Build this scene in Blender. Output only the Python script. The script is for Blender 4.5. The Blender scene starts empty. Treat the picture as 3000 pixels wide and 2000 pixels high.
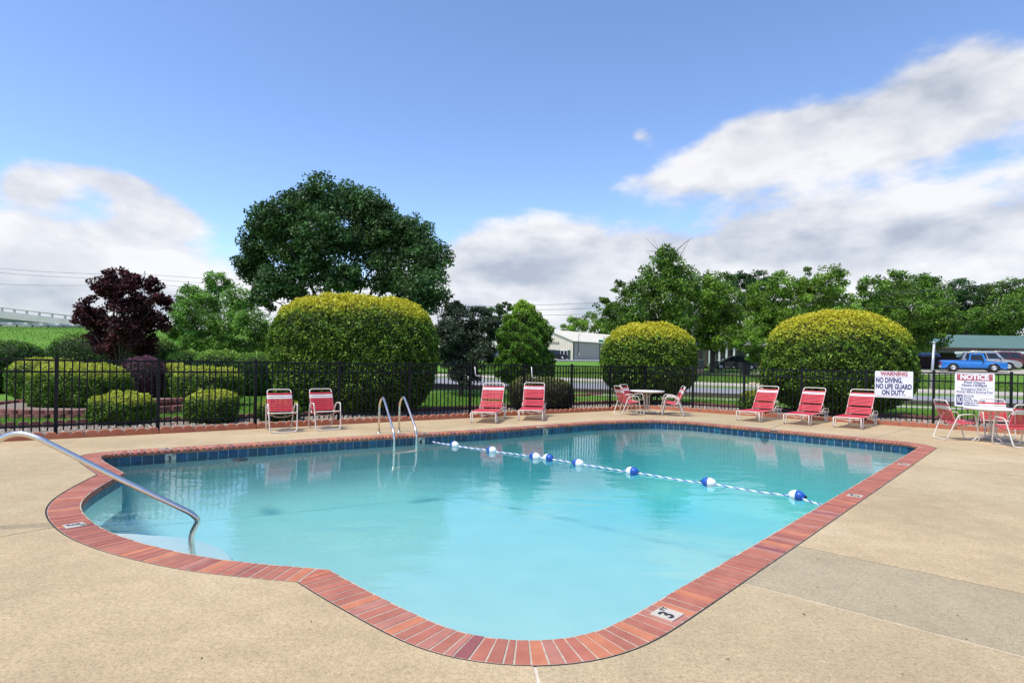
import bpy, bmesh, math, random
import numpy as np
from mathutils import Vector, Matrix
from mathutils.geometry import tessellate_polygon

# ------------------------------------------------------------------ camera, sky, sun, exposure
F, CX, HY, CH, ROLL = 1714.0, 1500.0, 1058.0, 1.55, math.radians(0.951)
scene = bpy.context.scene
C = scene.collection
cam_d = bpy.data.cameras.new('camera')
cam_d.sensor_width = 36.0
cam_d.lens = 36.0 * F / 3000.0
cam_d.shift_y = (HY - 1000.0) / 3000.0
cam_d.clip_start = 0.05
cam_d.clip_end = 3000
cam = bpy.data.objects.new('camera', cam_d)
cam.matrix_world = Matrix.Translation((0, 0, CH)) @ Matrix.Rotation(math.pi / 2, 4, 'X') @ Matrix.Rotation(ROLL, 4, 'Z')
C.objects.link(cam)
scene.camera = cam

SUN_EL, SUN_AZ = math.radians(62), math.radians(-128)       # azimuth measured from +Y towards +X
EXPOSURE = 0.92
world = bpy.data.worlds.new('World')
scene.world = world
world.use_nodes = True
wt = world.node_tree
for n in list(wt.nodes): wt.nodes.remove(n)


def wn(kind, **kw):
    n = wt.nodes.new(kind)
    for k, v in kw.items(): setattr(n, k, v)
    return n


def wm(op, a, b=None, c=None, clamp=False):
    n = wt.nodes.new('ShaderNodeMath'); n.operation = op; n.use_clamp = clamp
    for i, x in enumerate((a, b, c)):
        if x is None: continue
        if isinstance(x, (int, float)): n.inputs[i].default_value = x
        else: wt.links.new(x, n.inputs[i])
    return n.outputs[0]


def wmix(fac, a, b):
    n = wt.nodes.new('ShaderNodeMix'); n.data_type = 'RGBA'
    for sock, x in ((n.inputs[0], fac), (n.inputs[6], a), (n.inputs[7], b)):
        if isinstance(x, (int, float)): sock.default_value = x
        elif isinstance(x, tuple): sock.default_value = x
        else: wt.links.new(x, sock)
    return n.outputs[2]


w_out = wn('ShaderNodeOutputWorld')
w_bg = wn('ShaderNodeBackground')
w_bg.inputs['Strength'].default_value = 0.1
wt.links.new(w_bg.outputs[0], w_out.inputs[0])
w_sky = wn('ShaderNodeTexSky', sky_type='NISHITA')
w_sky.sun_disc = False
w_sky.sun_elevation = SUN_EL
w_sky.sun_rotation = SUN_AZ
w_sky.air_density = 1.0
w_sky.altitude = 1500
w_sky.dust_density = 0.15
w_sky.ozone_density = 2.2
w_tc = wn('ShaderNodeTexCoord')
w_sep = wn('ShaderNodeSeparateXYZ')
wt.links.new(w_tc.outputs['Generated'], w_sep.inputs[0])
DX, DY, DZ = w_sep.outputs[0], w_sep.outputs[1], w_sep.outputs[2]
AZ = wm('ARCTAN2', DX, DY)
EL = wm('ARCSINE', DZ)


def px_angles(px, py):
    dx, dy = px - CX, py - HY
    u = dx * math.cos(ROLL) + dy * math.sin(ROLL)
    v = -dx * math.sin(ROLL) + dy * math.cos(ROLL)
    return math.atan2(u, F), math.atan2(-v, math.hypot(F, u))


def cloud_noise(zoff, scale, detail, vs):
    m = wn('ShaderNodeCombineXYZ')
    wt.links.new(DX, m.inputs[0]); wt.links.new(DY, m.inputs[1])
    wt.links.new(wm('MULTIPLY', wm('ADD', DZ, zoff), vs), m.inputs[2])
    t = wn('ShaderNodeTexNoise')
    t.inputs['Scale'].default_value = scale
    t.inputs['Detail'].default_value = detail
    t.inputs['Roughness'].default_value = 0.52
    t.inputs['Distortion'].default_value = 0.15
    wt.links.new(m.outputs[0], t.inputs['Vector'])
    return t.outputs['Fac']


def blob(px, py, spx, spy, amp):
    a0, e0 = px_angles(px, py)
    su, sv = spx / F * math.cos(a0) ** 2, spy / F * math.cos(a0)
    du = wm('MULTIPLY', wm('SUBTRACT', AZ, a0), 1.0 / su)
    dv = wm('MULTIPLY', wm('SUBTRACT', EL, e0), 1.0 / sv)
    q = wm('ADD', wm('MULTIPLY', du, du), wm('MULTIPLY', dv, dv))
    return wm('MULTIPLY', wm('EXPONENT', wm('MULTIPLY', q, -1.0)), amp)


def density(zoff):
    n1 = cloud_noise(zoff, 3.4, 9.0, 2.1)
    n2 = cloud_noise(zoff + 3.7, 13.0, 6.0, 2.0)
    return wm('ADD', wm('MULTIPLY', n1, 0.74), wm('MULTIPLY', n2, 0.26))


bias = None
# a bank of cloud low over the horizon all round, scattered heaps above it
low = wm('SUBTRACT', 1.0, wm('SMOOTH_MIN', wm('MULTIPLY', wm('ABSOLUTE', EL), 1.0 / 0.27), 1.0, 0.25))
bias = wm('MULTIPLY', low, 0.44)
for b in ((2360, 395, 330, 95, 0.40), (2120, 440, 200, 70, 0.16), (2850, 250, 260, 110, 0.26), (2700, 400, 240, 100, 0.2),
          (1880, 395, 55, 32, 0.24), (1960, 535, 200, 50, 0.22), (340, 525, 190, 42, 0.26), (90, 540, 120, 55, 0.22),
          (480, 640, 140, 80, 0.34), (150, 760, 240, 90, 0.20), (2500, 640, 700, 100, 0.14), (1600, 770, 420, 100, 0.22), (2350, 750, 600, 80, 0.16),
          (1150, 380, 480, 230, -0.30), (600, 200, 900, 220, -0.28), (1800, 120, 700, 150, -0.25)):
    bias = wm('ADD', bias, blob(*b))
d0 = density(0.0)
d1 = density(0.045)
mask_in = wm('ADD', d0, bias)
mr = wn('ShaderNodeMapRange', interpolation_type='SMOOTHERSTEP')
mr.inputs['From Min'].default_value = 0.585
mr.inputs['From Max'].default_value = 0.765
wt.links.new(mask_in, mr.inputs['Value'])
cmask = mr.outputs[0]
# lit tops, greyer undersides: compare the cloud's thickness with what lies above it
shade = wm('ADD', wm('MULTIPLY', wm('SUBTRACT', d0, d1), 4.2), 0.66, clamp=True)
thick = wn('ShaderNodeMapRange', interpolation_type='SMOOTHSTEP')
thick.inputs['From Min'].default_value = 0.84; thick.inputs['From Max'].default_value = 1.10
thick.inputs['To Min'].default_value = 1.0; thick.inputs['To Max'].default_value = 0.55
wt.links.new(mask_in, thick.inputs['Value'])
shade = wm('MULTIPLY', shade, thick.outputs[0])
ccol = wmix(shade, (2.5, 2.75, 3.25, 1), (5.15, 5.1, 5.15, 1))
hs = wn('ShaderNodeHueSaturation')
hs.inputs['Hue'].default_value = 0.505
hs.inputs['Saturation'].default_value = 1.05
hs.inputs['Value'].default_value = 1.38
wt.links.new(w_sky.outputs[0], hs.inputs['Color'])
final = wmix(wm('MULTIPLY', cmask, 0.94), hs.outputs[0], ccol)
wt.links.new(final, w_bg.inputs['Color'])

sun_d = bpy.data.lights.new('sun', 'SUN')
sun_d.energy = 2.6
sun_d.angle = math.radians(15)
sun_d.color = (1.0, 0.95, 0.87)
sun = bpy.data.objects.new('sun', sun_d)
sdir = Vector((math.sin(SUN_AZ) * math.cos(SUN_EL), math.cos(SUN_AZ) * math.cos(SUN_EL), math.sin(SUN_EL)))
sun.rotation_euler = (-sdir).to_track_quat('-Z', 'Y').to_euler()
sun.location = (0, 0, 40)
C.objects.link(sun)

scene.render.engine = 'CYCLES'
scene.view_settings.view_transform = 'Standard'
scene.view_settings.look = 'None'
scene.view_settings.exposure = EXPOSURE
scene.view_settings.gamma = 1.0
scene.view_settings.use_curve_mapping = False
cy = scene.cycles
cy.use_denoising = True
cy.max_bounces = 10
cy.diffuse_bounces = 4
cy.glossy_bounces = 4
cy.transmission_bounces = 8
cy.transparent_max_bounces = 12
cy.volume_bounces = 2
cy.caustics_reflective = False
cy.caustics_refractive = True
cy.blur_glossy = 0.0
cy.sample_clamp_indirect = 8.0

rnd = random.Random(7)
nrg = np.random.default_rng(11)

# ------------------------------------------------------------------ pixels to places
def unroll(px, py):
    dx, dy = px - CX, py - HY
    return dx * math.cos(ROLL) + dy * math.sin(ROLL), -dx * math.sin(ROLL) + dy * math.cos(ROLL)


def G(px, py, z=0.0):
    """where the sight line through a pixel meets the level plane at height z"""
    u, v = unroll(px, py)
    y = (CH - z) * F / v
    return Vector((u / F * y, y, z))


def At(px, py, y):
    """the point on a sight line at distance y"""
    u, v = unroll(px, py)
    return Vector((u / F * y, y, CH - v / F * y))


# ------------------------------------------------------------------ object helpers
def tag(o, label=None, cat=None, group=None, kind=None):
    if label: o['label'] = label
    if cat: o['category'] = cat
    if group: o['group'] = group
    if kind: o['kind'] = kind
    return o


def empty(name, loc=(0, 0, 0), rz=0.0):
    o = bpy.data.objects.new(name, None)
    o.location = loc; o.rotation_euler = (0, 0, rz)
    o.empty_display_size = 0.2
    C.objects.link(o)
    return o


def mesh_obj(name, me, mat=None, parent=None):
    o = bpy.data.objects.new(name, me)
    if mat is not None and not me.materials: me.materials.append(mat)
    C.objects.link(o)
    if parent is not None: o.parent = parent
    return o


KIDS = {}


def copy_tree(o, parent=None):
    c = o.copy(); C.objects.link(c); c.parent = parent
    for ch in o.children: copy_tree(ch, c)
    return c


class MB:
    def __init__(s): s.v = []; s.f = []; s.sm = []

    def face(s, idx, smooth=False): s.f.append(tuple(idx)); s.sm.append(smooth)

    def box(s, c, d, rz=0.0, M=None):
        b = len(s.v); cx, cy_, cz = c; hx, hy, hz = d[0] / 2, d[1] / 2, d[2] / 2
        ca, sa = math.cos(rz), math.sin(rz)
        for z in (-hz, hz):
            for x, y in ((-hx, -hy), (hx, -hy), (hx, hy), (-hx, hy)):
                p = Vector((cx + x * ca - y * sa, cy_ + x * sa + y * ca, cz + z))
                s.v.append(tuple(M @ p) if M else tuple(p))
        for q in ((3, 2, 1, 0), (4, 5, 6, 7), (0, 1, 5, 4), (1, 2, 6, 5), (2, 3, 7, 6), (3, 0, 4, 7)):
            s.face([b + i for i in q])
        return s

    def poly_prism(s, pts, z0, z1):
        """vertical prism over a plan outline (any winding, may be concave)"""
        area = sum(a[0] * b[1] - b[0] * a[1] for a, b in zip(pts, pts[1:] + pts[:1]))
        if area < 0: pts = pts[::-1]
        n = len(pts); b = len(s.v)
        for p in pts: s.v.append((p[0], p[1], z0))
        for p in pts: s.v.append((p[0], p[1], z1))
        for t in tessellate_polygon([[Vector((p[0], p[1], 0)) for p in pts]]):
            a_, b_, c_ = t
            cr = (pts[b_][0] - pts[a_][0]) * (pts[c_][1] - pts[a_][1]) - (pts[b_][1] - pts[a_][1]) * (pts[c_][0] - pts[a_][0])
            if cr < 0: a_, c_ = c_, a_
            s.face((b + n + a_, b + n + b_, b + n + c_)); s.face((b + c_, b + b_, b + a_))
        for i in range(n):
            j = (i + 1) % n
            s.face((b + i, b + j, b + n + j, b + n + i))
        return s

    def side_prism(s, prof, x0, x1, axis='x', taper=None):
        """outline in (y, z), extruded along x (taper: function z -> half width factor)"""
        n = len(prof); b = len(s.v)
        for x in (x0, x1):
            for y, z in prof:
                k = taper(z) if taper else 1.0
                s.v.append((x * k, y, z))
        tris = tessellate_polygon([[Vector((p[0], p[1], 0)) for p in prof]])
        area = sum(a[0] * c[1] - c[0] * a[1] for a, c in zip(prof, prof[1:] + prof[:1]))
        for t in tris:
            a_, b_, c_ = t
            cr = (prof[b_][0] - prof[a_][0]) * (prof[c_][1] - prof[a_][1]) - (prof[b_][1] - prof[a_][1]) * (prof[c_][0] - prof[a_][0])
            if cr < 0: a_, c_ = c_, a_
            s.face((b + n + a_, b + n + b_, b + n + c_)); s.face((b + c_, b + b_, b + a_))
        for i in range(n):
            j = (i + 1) % n
            q = (b + i, b + j, b + n + j, b + n + i)
            s.face(q if area > 0 else q[::-1])
        return s

    def tube(s, pts, r, seg=8, closed=False, caps=True):
        pts = [Vector(p) for p in pts]; n = len(pts)
        rr = r if isinstance(r, (list, tuple)) else [r] * n
        b = len(s.v)
        tans = []
        for i in range(n):
            if closed: t = pts[(i + 1) % n] - pts[i - 1]
            else: t = pts[min(i + 1, n - 1)] - pts[max(i - 1, 0)]
            tans.append(t.normalized() if t.length > 1e-9 else Vector((0, 0, 1)))
        up = Vector((0, 0, 1)) if abs(tans[0].z) < 0.9 else Vector((1, 0, 0))
        nrm = (up - tans[0] * up.dot(tans[0])).normalized()
        for i in range(n):
            t = tans[i]
            nrm = (nrm - t * nrm.dot(t))
            nrm = nrm.normalized() if nrm.length > 1e-6 else t.orthogonal().normalized()
            bi = t.cross(nrm)
            for k in range(seg):
                a = 2 * math.pi * k / seg
                s.v.append(tuple(pts[i] + (nrm * math.cos(a) + bi * math.sin(a)) * rr[i]))
        for i in range(n if closed else n - 1):
            j = (i + 1) % n
            for k in range(seg):
                l = (k + 1) % seg
                s.face((b + i * seg + k, b + i * seg + l, b + j * seg + l, b + j * seg + k), True)
        if caps and not closed:
            s.face([b + k for k in range(seg)][::-1]); s.face([b + (n - 1) * seg + k for k in range(seg)])
        return s

    def lathe(s, prof, c=(0, 0, 0), seg=16, M=None):
        """profile of (r, z) turned round the z axis"""
        b = len(s.v); m = len(prof)
        for r, z in prof:
            for k in range(seg):
                a = 2 * math.pi * k / seg
                p = Vector((c[0] + r * math.cos(a), c[1] + r * math.sin(a), c[2] + z))
                s.v.append(tuple(M @ p) if M else tuple(p))
        for i in range(m - 1):
            for k in range(seg):
                l = (k + 1) % seg
                s.face((b + i * seg + k, b + i * seg + l, b + (i + 1) * seg + l, b + (i + 1) * seg + k), True)
        s.face([b + k for k in range(seg)][::-1]); s.face([b + (m - 1) * seg + k for k in range(seg)])
        return s

    def quad(s, a, b, c, d):
        n = len(s.v); s.v += [tuple(a), tuple(b), tuple(c), tuple(d)]; s.face((n, n + 1, n + 2, n + 3)); return s

    def mesh(s, name):
        me = bpy.data.meshes.new(name)
        me.from_pydata([tuple(v) for v in s.v], [], s.f)
        me.polygons.foreach_set('use_smooth', s.sm)
        me.update()
        return me

    def build(s, name, mat=None, parent=None):
        return mesh_obj(name, s.mesh(name), mat, parent)


def fillet(pts, r, closed=False, seg=4):
    """round the corners of a polyline"""
    pts = [Vector(p) for p in pts]; n = len(pts); out = []
    for i, p in enumerate(pts):
        if not closed and i in (0, n - 1): out.append(p); continue
        a, b = pts[i - 1], pts[(i + 1) % n]
        da, db = (a - p), (b - p)
        t = min(r, da.length * 0.45, db.length * 0.45)
        A, B = p + da.normalized() * t, p + db.normalized() * t
        for k in range(seg + 1):
            u = k / seg
            out.append(A * (1 - u) ** 2 + p * 2 * u * (1 - u) + B * u * u)
    return out


# ------------------------------------------------------------------ materials
MATS = {}


def mat(name, col, rough=0.6, metal=0.0, var=0.0, scale=8.0, bump=0.0, bscale=None, spec=0.5, col2=None, detail=4.0, coat=0.0):
    """principled material with noise variation in colour and relief"""
    if name in MATS: return MATS[name]
    m = bpy.data.materials.new(name); m.use_nodes = True
    nt = m.node_tree; p = nt.nodes['Principled BSDF']
    p.inputs['Roughness'].default_value = rough; p.inputs['Metallic'].default_value = metal
    p.inputs['Specular IOR Level'].default_value = spec
    p.inputs['Coat Weight'].default_value = coat
    c1 = (*col, 1.0)
    p.inputs['Base Color'].default_value = c1
    tc = nt.nodes.new('ShaderNodeTexCoord')
    if var > 0 or col2:
        t = nt.nodes.new('ShaderNodeTexNoise'); t.inputs['Scale'].default_value = scale; t.inputs['Detail'].default_value = detail
        nt.links.new(tc.outputs['Object'], t.inputs['Vector'])
        r = nt.nodes.new('ShaderNodeValToRGB')
        r.color_ramp.elements[0].position = 0.3; r.color_ramp.elements[1].position = 0.7
        if col2: a, b = col, col2
        else: a, b = tuple(x * (1 - var) for x in col), tuple(min(1, x * (1 + var)) for x in col)
        r.color_ramp.elements[0].color = (*a, 1); r.color_ramp.elements[1].color = (*b, 1)
        nt.links.new(t.outputs['Fac'], r.inputs['Fac']); nt.links.new(r.outputs[0], p.inputs['Base Color'])
    if bump > 0:
        t2 = nt.nodes.new('ShaderNodeTexNoise'); t2.inputs['Scale'].default_value = bscale or scale * 4; t2.inputs['Detail'].default_value = 5
        nt.links.new(tc.outputs['Object'], t2.inputs['Vector'])
        bn = nt.nodes.new('ShaderNodeBump'); bn.inputs['Strength'].default_value = bump; bn.inputs['Distance'].default_value = 0.02
        nt.links.new(t2.outputs['Fac'], bn.inputs['Height']); nt.links.new(bn.outputs[0], p.inputs['Normal'])
    MATS[name] = m
    return m


def leaf_mat(name, trans=0.35, rough=0.5, spec=0.35):
    if name in MATS: return MATS[name]
    m = bpy.data.materials.new(name); m.use_nodes = True
    nt = m.node_tree; p = nt.nodes['Principled BSDF']
    at = nt.nodes.new('ShaderNodeAttribute'); at.attribute_name = 'leaf_colour'
    nt.links.new(at.outputs['Color'], p.inputs['Base Color'])
    p.inputs['Roughness'].default_value = rough; p.inputs['Specular IOR Level'].default_value = spec
    tr = nt.nodes.new('ShaderNodeBsdfTranslucent'); nt.links.new(at.outputs['Color'], tr.inputs['Color'])
    mx = nt.nodes.new('ShaderNodeMixShader'); mx.inputs[0].default_value = trans
    nt.links.new(p.outputs[0], mx.inputs[1]); nt.links.new(tr.outputs[0], mx.inputs[2])
    nt.links.new(mx.outputs[0], nt.nodes['Material Output'].inputs['Surface'])
    MATS[name] = m
    return m


M_white = mat('white_powder_coat', (0.74, 0.71, 0.66), 0.38, var=0.08, scale=14)
M_tube = mat('cream_frame_enamel', (0.66, 0.60, 0.52), 0.35, var=0.12, scale=9)
M_red = mat('red_vinyl_strap', (0.60, 0.05, 0.07), 0.42, var=0.16, scale=6)
M_wstrap = mat('white_vinyl_strap', (0.78, 0.70, 0.68), 0.42, var=0.08, scale=8)
M_steel = mat('polished_steel', (0.74, 0.68, 0.60), 0.24, 1.0, var=0.06, scale=20)
M_black = mat('black_fence_enamel', (0.006, 0.006, 0.008), 0.5, var=0.3, scale=10, spec=0.25)
M_edge = mat('red_edging_concrete', (0.46, 0.165, 0.09), 0.9, col2=(0.34, 0.11, 0.06), scale=3.5, bump=0.35, bscale=60)
M_edge2 = mat('weathered_edging_concrete', (0.22, 0.095, 0.075), 0.92, col2=(0.15, 0.06, 0.05), scale=3.5, bump=0.35, bscale=60)
M_block = mat('rough_retaining_block', (0.30, 0.125, 0.10), 0.92, col2=(0.20, 0.075, 0.06), scale=6, bump=0.8, bscale=40)
M_bark = mat('tree_bark', (0.10, 0.075, 0.055), 0.95, col2=(0.05, 0.038, 0.03), scale=9, bump=0.8, bscale=22)
M_dead = mat('dead_wood', (0.16, 0.13, 0.12), 0.95, var=0.25, scale=9)
M_leaf = leaf_mat('leaf')
M_leaf_gloss = leaf_mat('glossy_leaf', 0.28, 0.5, 0.3)
M_plum = leaf_mat('plum_leaf', 0.2, 0.6, 0.2)


def tinted(base, name, k):
    """the same ware in a slightly different firing or batch"""
    m = base.copy(); m.name = name
    nt = m.node_tree
    for n in nt.nodes:
        if n.type == 'VALTORGB':
            for e in n.color_ramp.elements: e.color = tuple(min(1, e.color[i] * k[i]) for i in range(3)) + (1,)
    return m
# ------------------------------------------------------------------ terrain
KF0, KF1 = G(1451, 1110), G(2900, 1161)          # far kerb of the street
KN0, KN1 = G(1451, 1137), G(2900, 1190)          # near kerb


def line_y(a, b, x): return a.y + (b.y - a.y) * (x - a.x) / (b.x - a.x)


kd = (KF1 - KF0).normalized()
kn = Vector((-kd.y, kd.x, 0))
if kn.y < 0: kn = -kn


def sstep(a, b, x):
    t = min(1.0, max(0.0, (x - a) / (b - a)))
    return t * t * (3 - 2 * t)


def terr(x, y):
    d = (Vector((x, y, 0)) - KF0).dot(kn)
    h = 2.3 * (1 - math.exp(-max(d, 0) / 30.0))
    e = 6.2 * sstep(62, 106, y) * sstep(-28, -52, x)
    if y < 5 or (x < -60 and y < 40): h *= 0.0
    return max(h, e)


def drape(name, a, b, c, d, nx, ny, lift, m, kind='structure', parent=None):
    """a sheet between four plan corners that follows the land"""
    mb = MB()
    for j in range(ny + 1):
        v = j / ny
        for i in range(nx + 1):
            u = i / nx
            p = (Vector(a) * (1 - u) + Vector(b) * u) * (1 - v) + (Vector(d) * (1 - u) + Vector(c) * u) * v
            mb.v.append((p.x, p.y, terr(p.x, p.y) + lift))
    for j in range(ny):
        for i in range(nx):
            k = j * (nx + 1) + i
            mb.face((k, k + 1, k + nx + 2, k + nx + 1), True)
    o = mb.build(name, m, parent)
    if kind: o['kind'] = kind
    return o


# ------------------------------------------------------------------ the pool outline
CW = 0.28                                        # coping width
RUN_A = [(287.6, 1389), (210, 1428), (158, 1461), (140, 1480), (135, 1505), (147, 1526), (182, 1561), (238, 1589), (295, 1610),
         (368, 1631), (456, 1652), (561, 1672), (649, 1682), (789, 1695), (874, 1702)]
RUN_B = [(874, 1702), (972, 1763), (1066, 1814), (1151, 1862), (1227, 1901), (1325, 1928), (1436, 1945), (1555, 1953),
         (1640, 1950), (1692, 1944.5), (1797, 1926), (1889, 1893.5), (1984, 1832), (2335, 1594), (2743, 1312)]
RUN_C = [(2743, 1312), (2700, 1298.5), (2449, 1273.5), (2228, 1253.5), (2037, 1235), (1941, 1230), (1878, 1228.6), (1814, 1230.5),
         (1738, 1233), (1393, 1258), (1078, 1275.5), (855, 1288.5), (526, 1309), (386, 1317.5), (280, 1324.5),
         (240, 1331), (226, 1339), (233, 1352), (287.6, 1389)]


def resample(pts, step):
    out = [pts[0]]; acc = 0.0
    L = [0.0]
    for a, b in zip(pts, pts[1:]): L.append(L[-1] + (b - a).length)
    n = max(2, int(round(L[-1] / step)))
    res = []; k = 0
    for i in range(n + 1):
        s = L[-1] * i / n
        while k < len(L) - 2 and L[k + 1] < s: k += 1
        t = (s - L[k]) / max(1e-9, L[k + 1] - L[k])
        res.append(pts[k].lerp(pts[k + 1], t))
    return res


def smooth(pts, it):
    pts = [p.copy() for p in pts]
    for _ in range(it):
        q = [p.copy() for p in pts]
        for i in range(1, len(pts) - 1): q[i] = pts[i - 1] * 0.25 + pts[i] * 0.5 + pts[i + 1] * 0.25
        pts = q
    return pts


STEP = 0.1
runs = [smooth(resample([G(*p) for p in r], STEP), 9) for r in (RUN_A, RUN_B, RUN_C)]
# runs go anticlockwise seen from above?  find which side is the water
ctr = G(1400, 1450)


def normals(pts):
    out = []
    for i in range(len(pts)):
        t = (pts[min(i + 1, len(pts) - 1)] - pts[max(i - 1, 0)]).normalized()
        out.append(Vector((-t.y, t.x, 0)))
    return out


allp = runs[0][:-1] + runs[1][:-1] + runs[2][:-1]
AREA = sum(a.x * b.y - b.x * a.y for a, b in zip(allp, allp[1:] + allp[:1])) / 2
SGN = 1.0 if AREA > 0 else -1.0
rn = [[n * SGN for n in normals(r)] for r in runs]


def corner(ra, rb):
    """point, inward bisector, tip factor and whether the corner juts into the water"""
    c = runs[ra][-1]; na, nb = rn[ra][-1], rn[rb][0]
    b = (na + nb).normalized(); k = 1.0 / max(0.35, b.dot(na))
    ta = (runs[ra][-1] - runs[ra][-2]).normalized()
    reflex = ta.dot(nb) > 0                       # next run turns away from the water side
    return c, b, k, reflex


CORN = [corner(2, 0), corner(0, 1), corner(1, 2)]   # start corners of run A, B, C


def inward(r, i, w):
    p, n = runs[r][i], rn[r][i]
    t = w
    for c, b, k, reflex in (CORN[r], CORN[(r + 1) % 3]):
        if reflex: continue
        if (p - c).length > 0.9: continue
        den = n.x * b.y - n.y * b.x
        if abs(den) < 1e-6: continue
        q = p - c
        tt = -(q.x * b.y - q.y * b.x) / den
        if 0 <= tt < t: t = tt
    return p + n * t


def inner_loop(w):
    out = []
    for r in range(3):
        c, b, k, reflex = CORN[r]
        out.append(c + b * (w * k))
        rng = range(0 if reflex else 1, len(runs[r]) if CORN[(r + 1) % 3][3] else len(runs[r]) - 1)
        for i in rng: out.append(inward(r, i, w))
    res = [out[0]]
    for p in out[1:]:
        if (p - res[-1]).length > 0.012: res.append(p)
    return res


WATER_Z = -0.17
pool = empty('swimming_pool', (0, 0, 0))
tag(pool, 'turquoise swimming pool with red brick coping and dark blue waterline tiles', 'pool')

# coping bricks
M_brick = mat('coping_brick', (0.44, 0.150, 0.092), 0.78, col2=(0.35, 0.108, 0.068), scale=7, bump=0.25, bscale=70)
bricks_m = [tinted(M_brick, 'coping_brick_%s' % n, k) for n, k in (('rose', (1.02, 1.0, 1.02)), ('brown', (0.78, 0.74, 0.82)), ('orange', (1.22, 1.28, 1.05)),
            ('plum', (0.66, 0.62, 0.95)), ('dusty', (1.02, 1.22, 1.4)), ('plain', (0.92, 0.95, 0.98)))]
brick_w = [8, 3, 2, 1, 3, 8]


def coping_section(p, q):
    """rounded-nose section from the deck side p to the water side q: list of points"""
    d = (q - p); L = d.length; d = d / L if L > 1e-6 else Vector((1, 0, 0))
    nose = min(0.03, L * 0.4)
    sec = [(0.0, -0.05), (0.0, -0.003), (0.004, 0.0), (L - nose, 0.0)]
    for a in (30, 60, 90): sec.append((L - nose + nose * math.sin(math.radians(a)), -nose + nose * math.cos(math.radians(a))))
    sec.append((L - 0.004, -0.062))
    return [Vector((p.x + d.x * s, p.y + d.y * s, z)) for s, z in sec]


def brick_from(p0, q0, p1, q1):
    mb = MB()
    dz = rnd.uniform(-0.0008, 0.002)
    A, B = coping_section(p0, q0), coping_section(p1, q1)
    n = len(A)
    for s in (A, B):
        for v in s: mb.v.append((v.x, v.y, v.z + dz))
    for i in range(n):
        j = (i + 1) % n
        mb.face((i, j, n + j, n + i) if SGN > 0 else (n + i, n + j, j, i), 3 <= i <= 6)
    mb.face(list(range(n))[::-1] if SGN > 0 else list(range(n))); mb.face(list(range(n, 2 * n)) if SGN > 0 else list(range(n, 2 * n))[::-1])
    return mb


def run_point(r, s, w):
    """interpolated deck-side and water-side points at arc length s of a run"""
    k = s / STEPS[r]; i = min(int(k), len(runs[r]) - 2); t = k - i
    return runs[r][i].lerp(runs[r][i + 1], t), inward(r, i, w).lerp(inward(r, i + 1, w), t)


STEPS = [(sum((b - a).length for a, b in zip(r, r[1:])) / (len(r) - 1)) for r in runs]
cells = []
JOINT = 0.0125
for r in range(3):
    L = STEPS[r] * (len(runs[r]) - 1)
    s = 0.006
    while s < L - 0.03:
        w = 0.093 * (1.0 if rnd.random() > 0.06 else 0.62)
        e = min(s + w - JOINT, L - 0.004)
        p0, q0 = run_point(r, s, CW); p1, q1 = run_point(r, e, CW)
        cells.append((p0, q0, p1, q1))
        s = e + JOINT
    c, b, k, reflex = CORN[(r + 1) % 3]
    if reflex:                                    # wedge bricks that turn the corner
        tip = c + b * (CW * k)
        qa, qb = c + rn[r][-1] * CW, c + rn[(r + 1) % 3][0] * CW
        for x, y in ((qa, tip), (tip, qb)):
            d = (y - x).normalized() * 0.006
            e0 = c + ((x + y) / 2 - c).normalized() * 0.03
            cells.append((e0 - d * 0.8, x + d, e0 + d * 0.8, y - d))
cells.sort(key=lambda q: (q[0] - Vector((0, 0, 0))).length)
rest = MB()
for i, cell in enumerate(cells):
    mb = brick_from(*cell)
    m = rnd.choices(bricks_m, brick_w)[0]
    if i < 296: mb.build('brick', m, pool)
    else:
        b = len(rest.v); rest.v += mb.v
        for f, sm in zip(mb.f, mb.sm): rest.face([b + k for k in f], sm)
o = rest.build('brick_coping', bricks_m[0], pool); o['kind'] = 'stuff'
for m in bricks_m[1:]: o.data.materials.append(m)
nf = len(o.data.polygons); per = 10
mi = np.repeat(np.array(rnd.choices(range(6), brick_w, k=nf // per + 1)), per)[:nf]
o.data.polygons.foreach_set('material_index', mi.astype(np.int32))

# mortar under the bricks, dark sealant between coping and deck
M_mortar = mat('mortar', (0.46, 0.40, 0.31), 0.9, var=0.2, scale=20, bump=0.3, bscale=90)
M_seal = mat('black_joint_sealant', (0.03, 0.027, 0.025), 0.8, var=0.4, scale=12)


def ring_strip(la, lb, za, zb, name, m, parent):
    mb = MB(); n = len(la)
    for p in la: mb.v.append((p.x, p.y, za))
    for p in lb: mb.v.append((p.x, p.y, zb))
    for i in range(n):
        j = (i + 1) % n
        f = (i, j, n + j, n + i)
        mb.face(f if SGN > 0 else f[::-1])
    return mb.build(name, m, parent)


def loop_pairs(w0, w1):
    A, B = [], []
    for r in range(3):
        c, b, k, reflex = CORN[r]
        last = CORN[(r + 1) % 3][3]
        A.append(c + b * (w0 * k)); B.append(c + b * (w1 * k))
        for i in range(1, len(runs[r]) - 1):
            A.append(inward(r, i, w0) if w0 > 0 else runs[r][i] + rn[r][i] * w0); B.append(inward(r, i, w1))
    return A, B


A_, B_ = loop_pairs(-0.002, CW - 0.012)
ring_strip(A_, B_, -0.0025, -0.0025, 'mortar_bed', M_mortar, pool)
A_, B_ = loop_pairs(-0.022, 0.0)
ring_strip(A_, B_, -0.006, -0.006, 'sealant_joint', M_seal, pool)
# mortar face under the nose
A_, B_ = loop_pairs(CW - 0.02, CW - 0.02)
ring_strip(A_, B_, -0.012, -0.068, 'mortar_face', M_mortar, pool)

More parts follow.
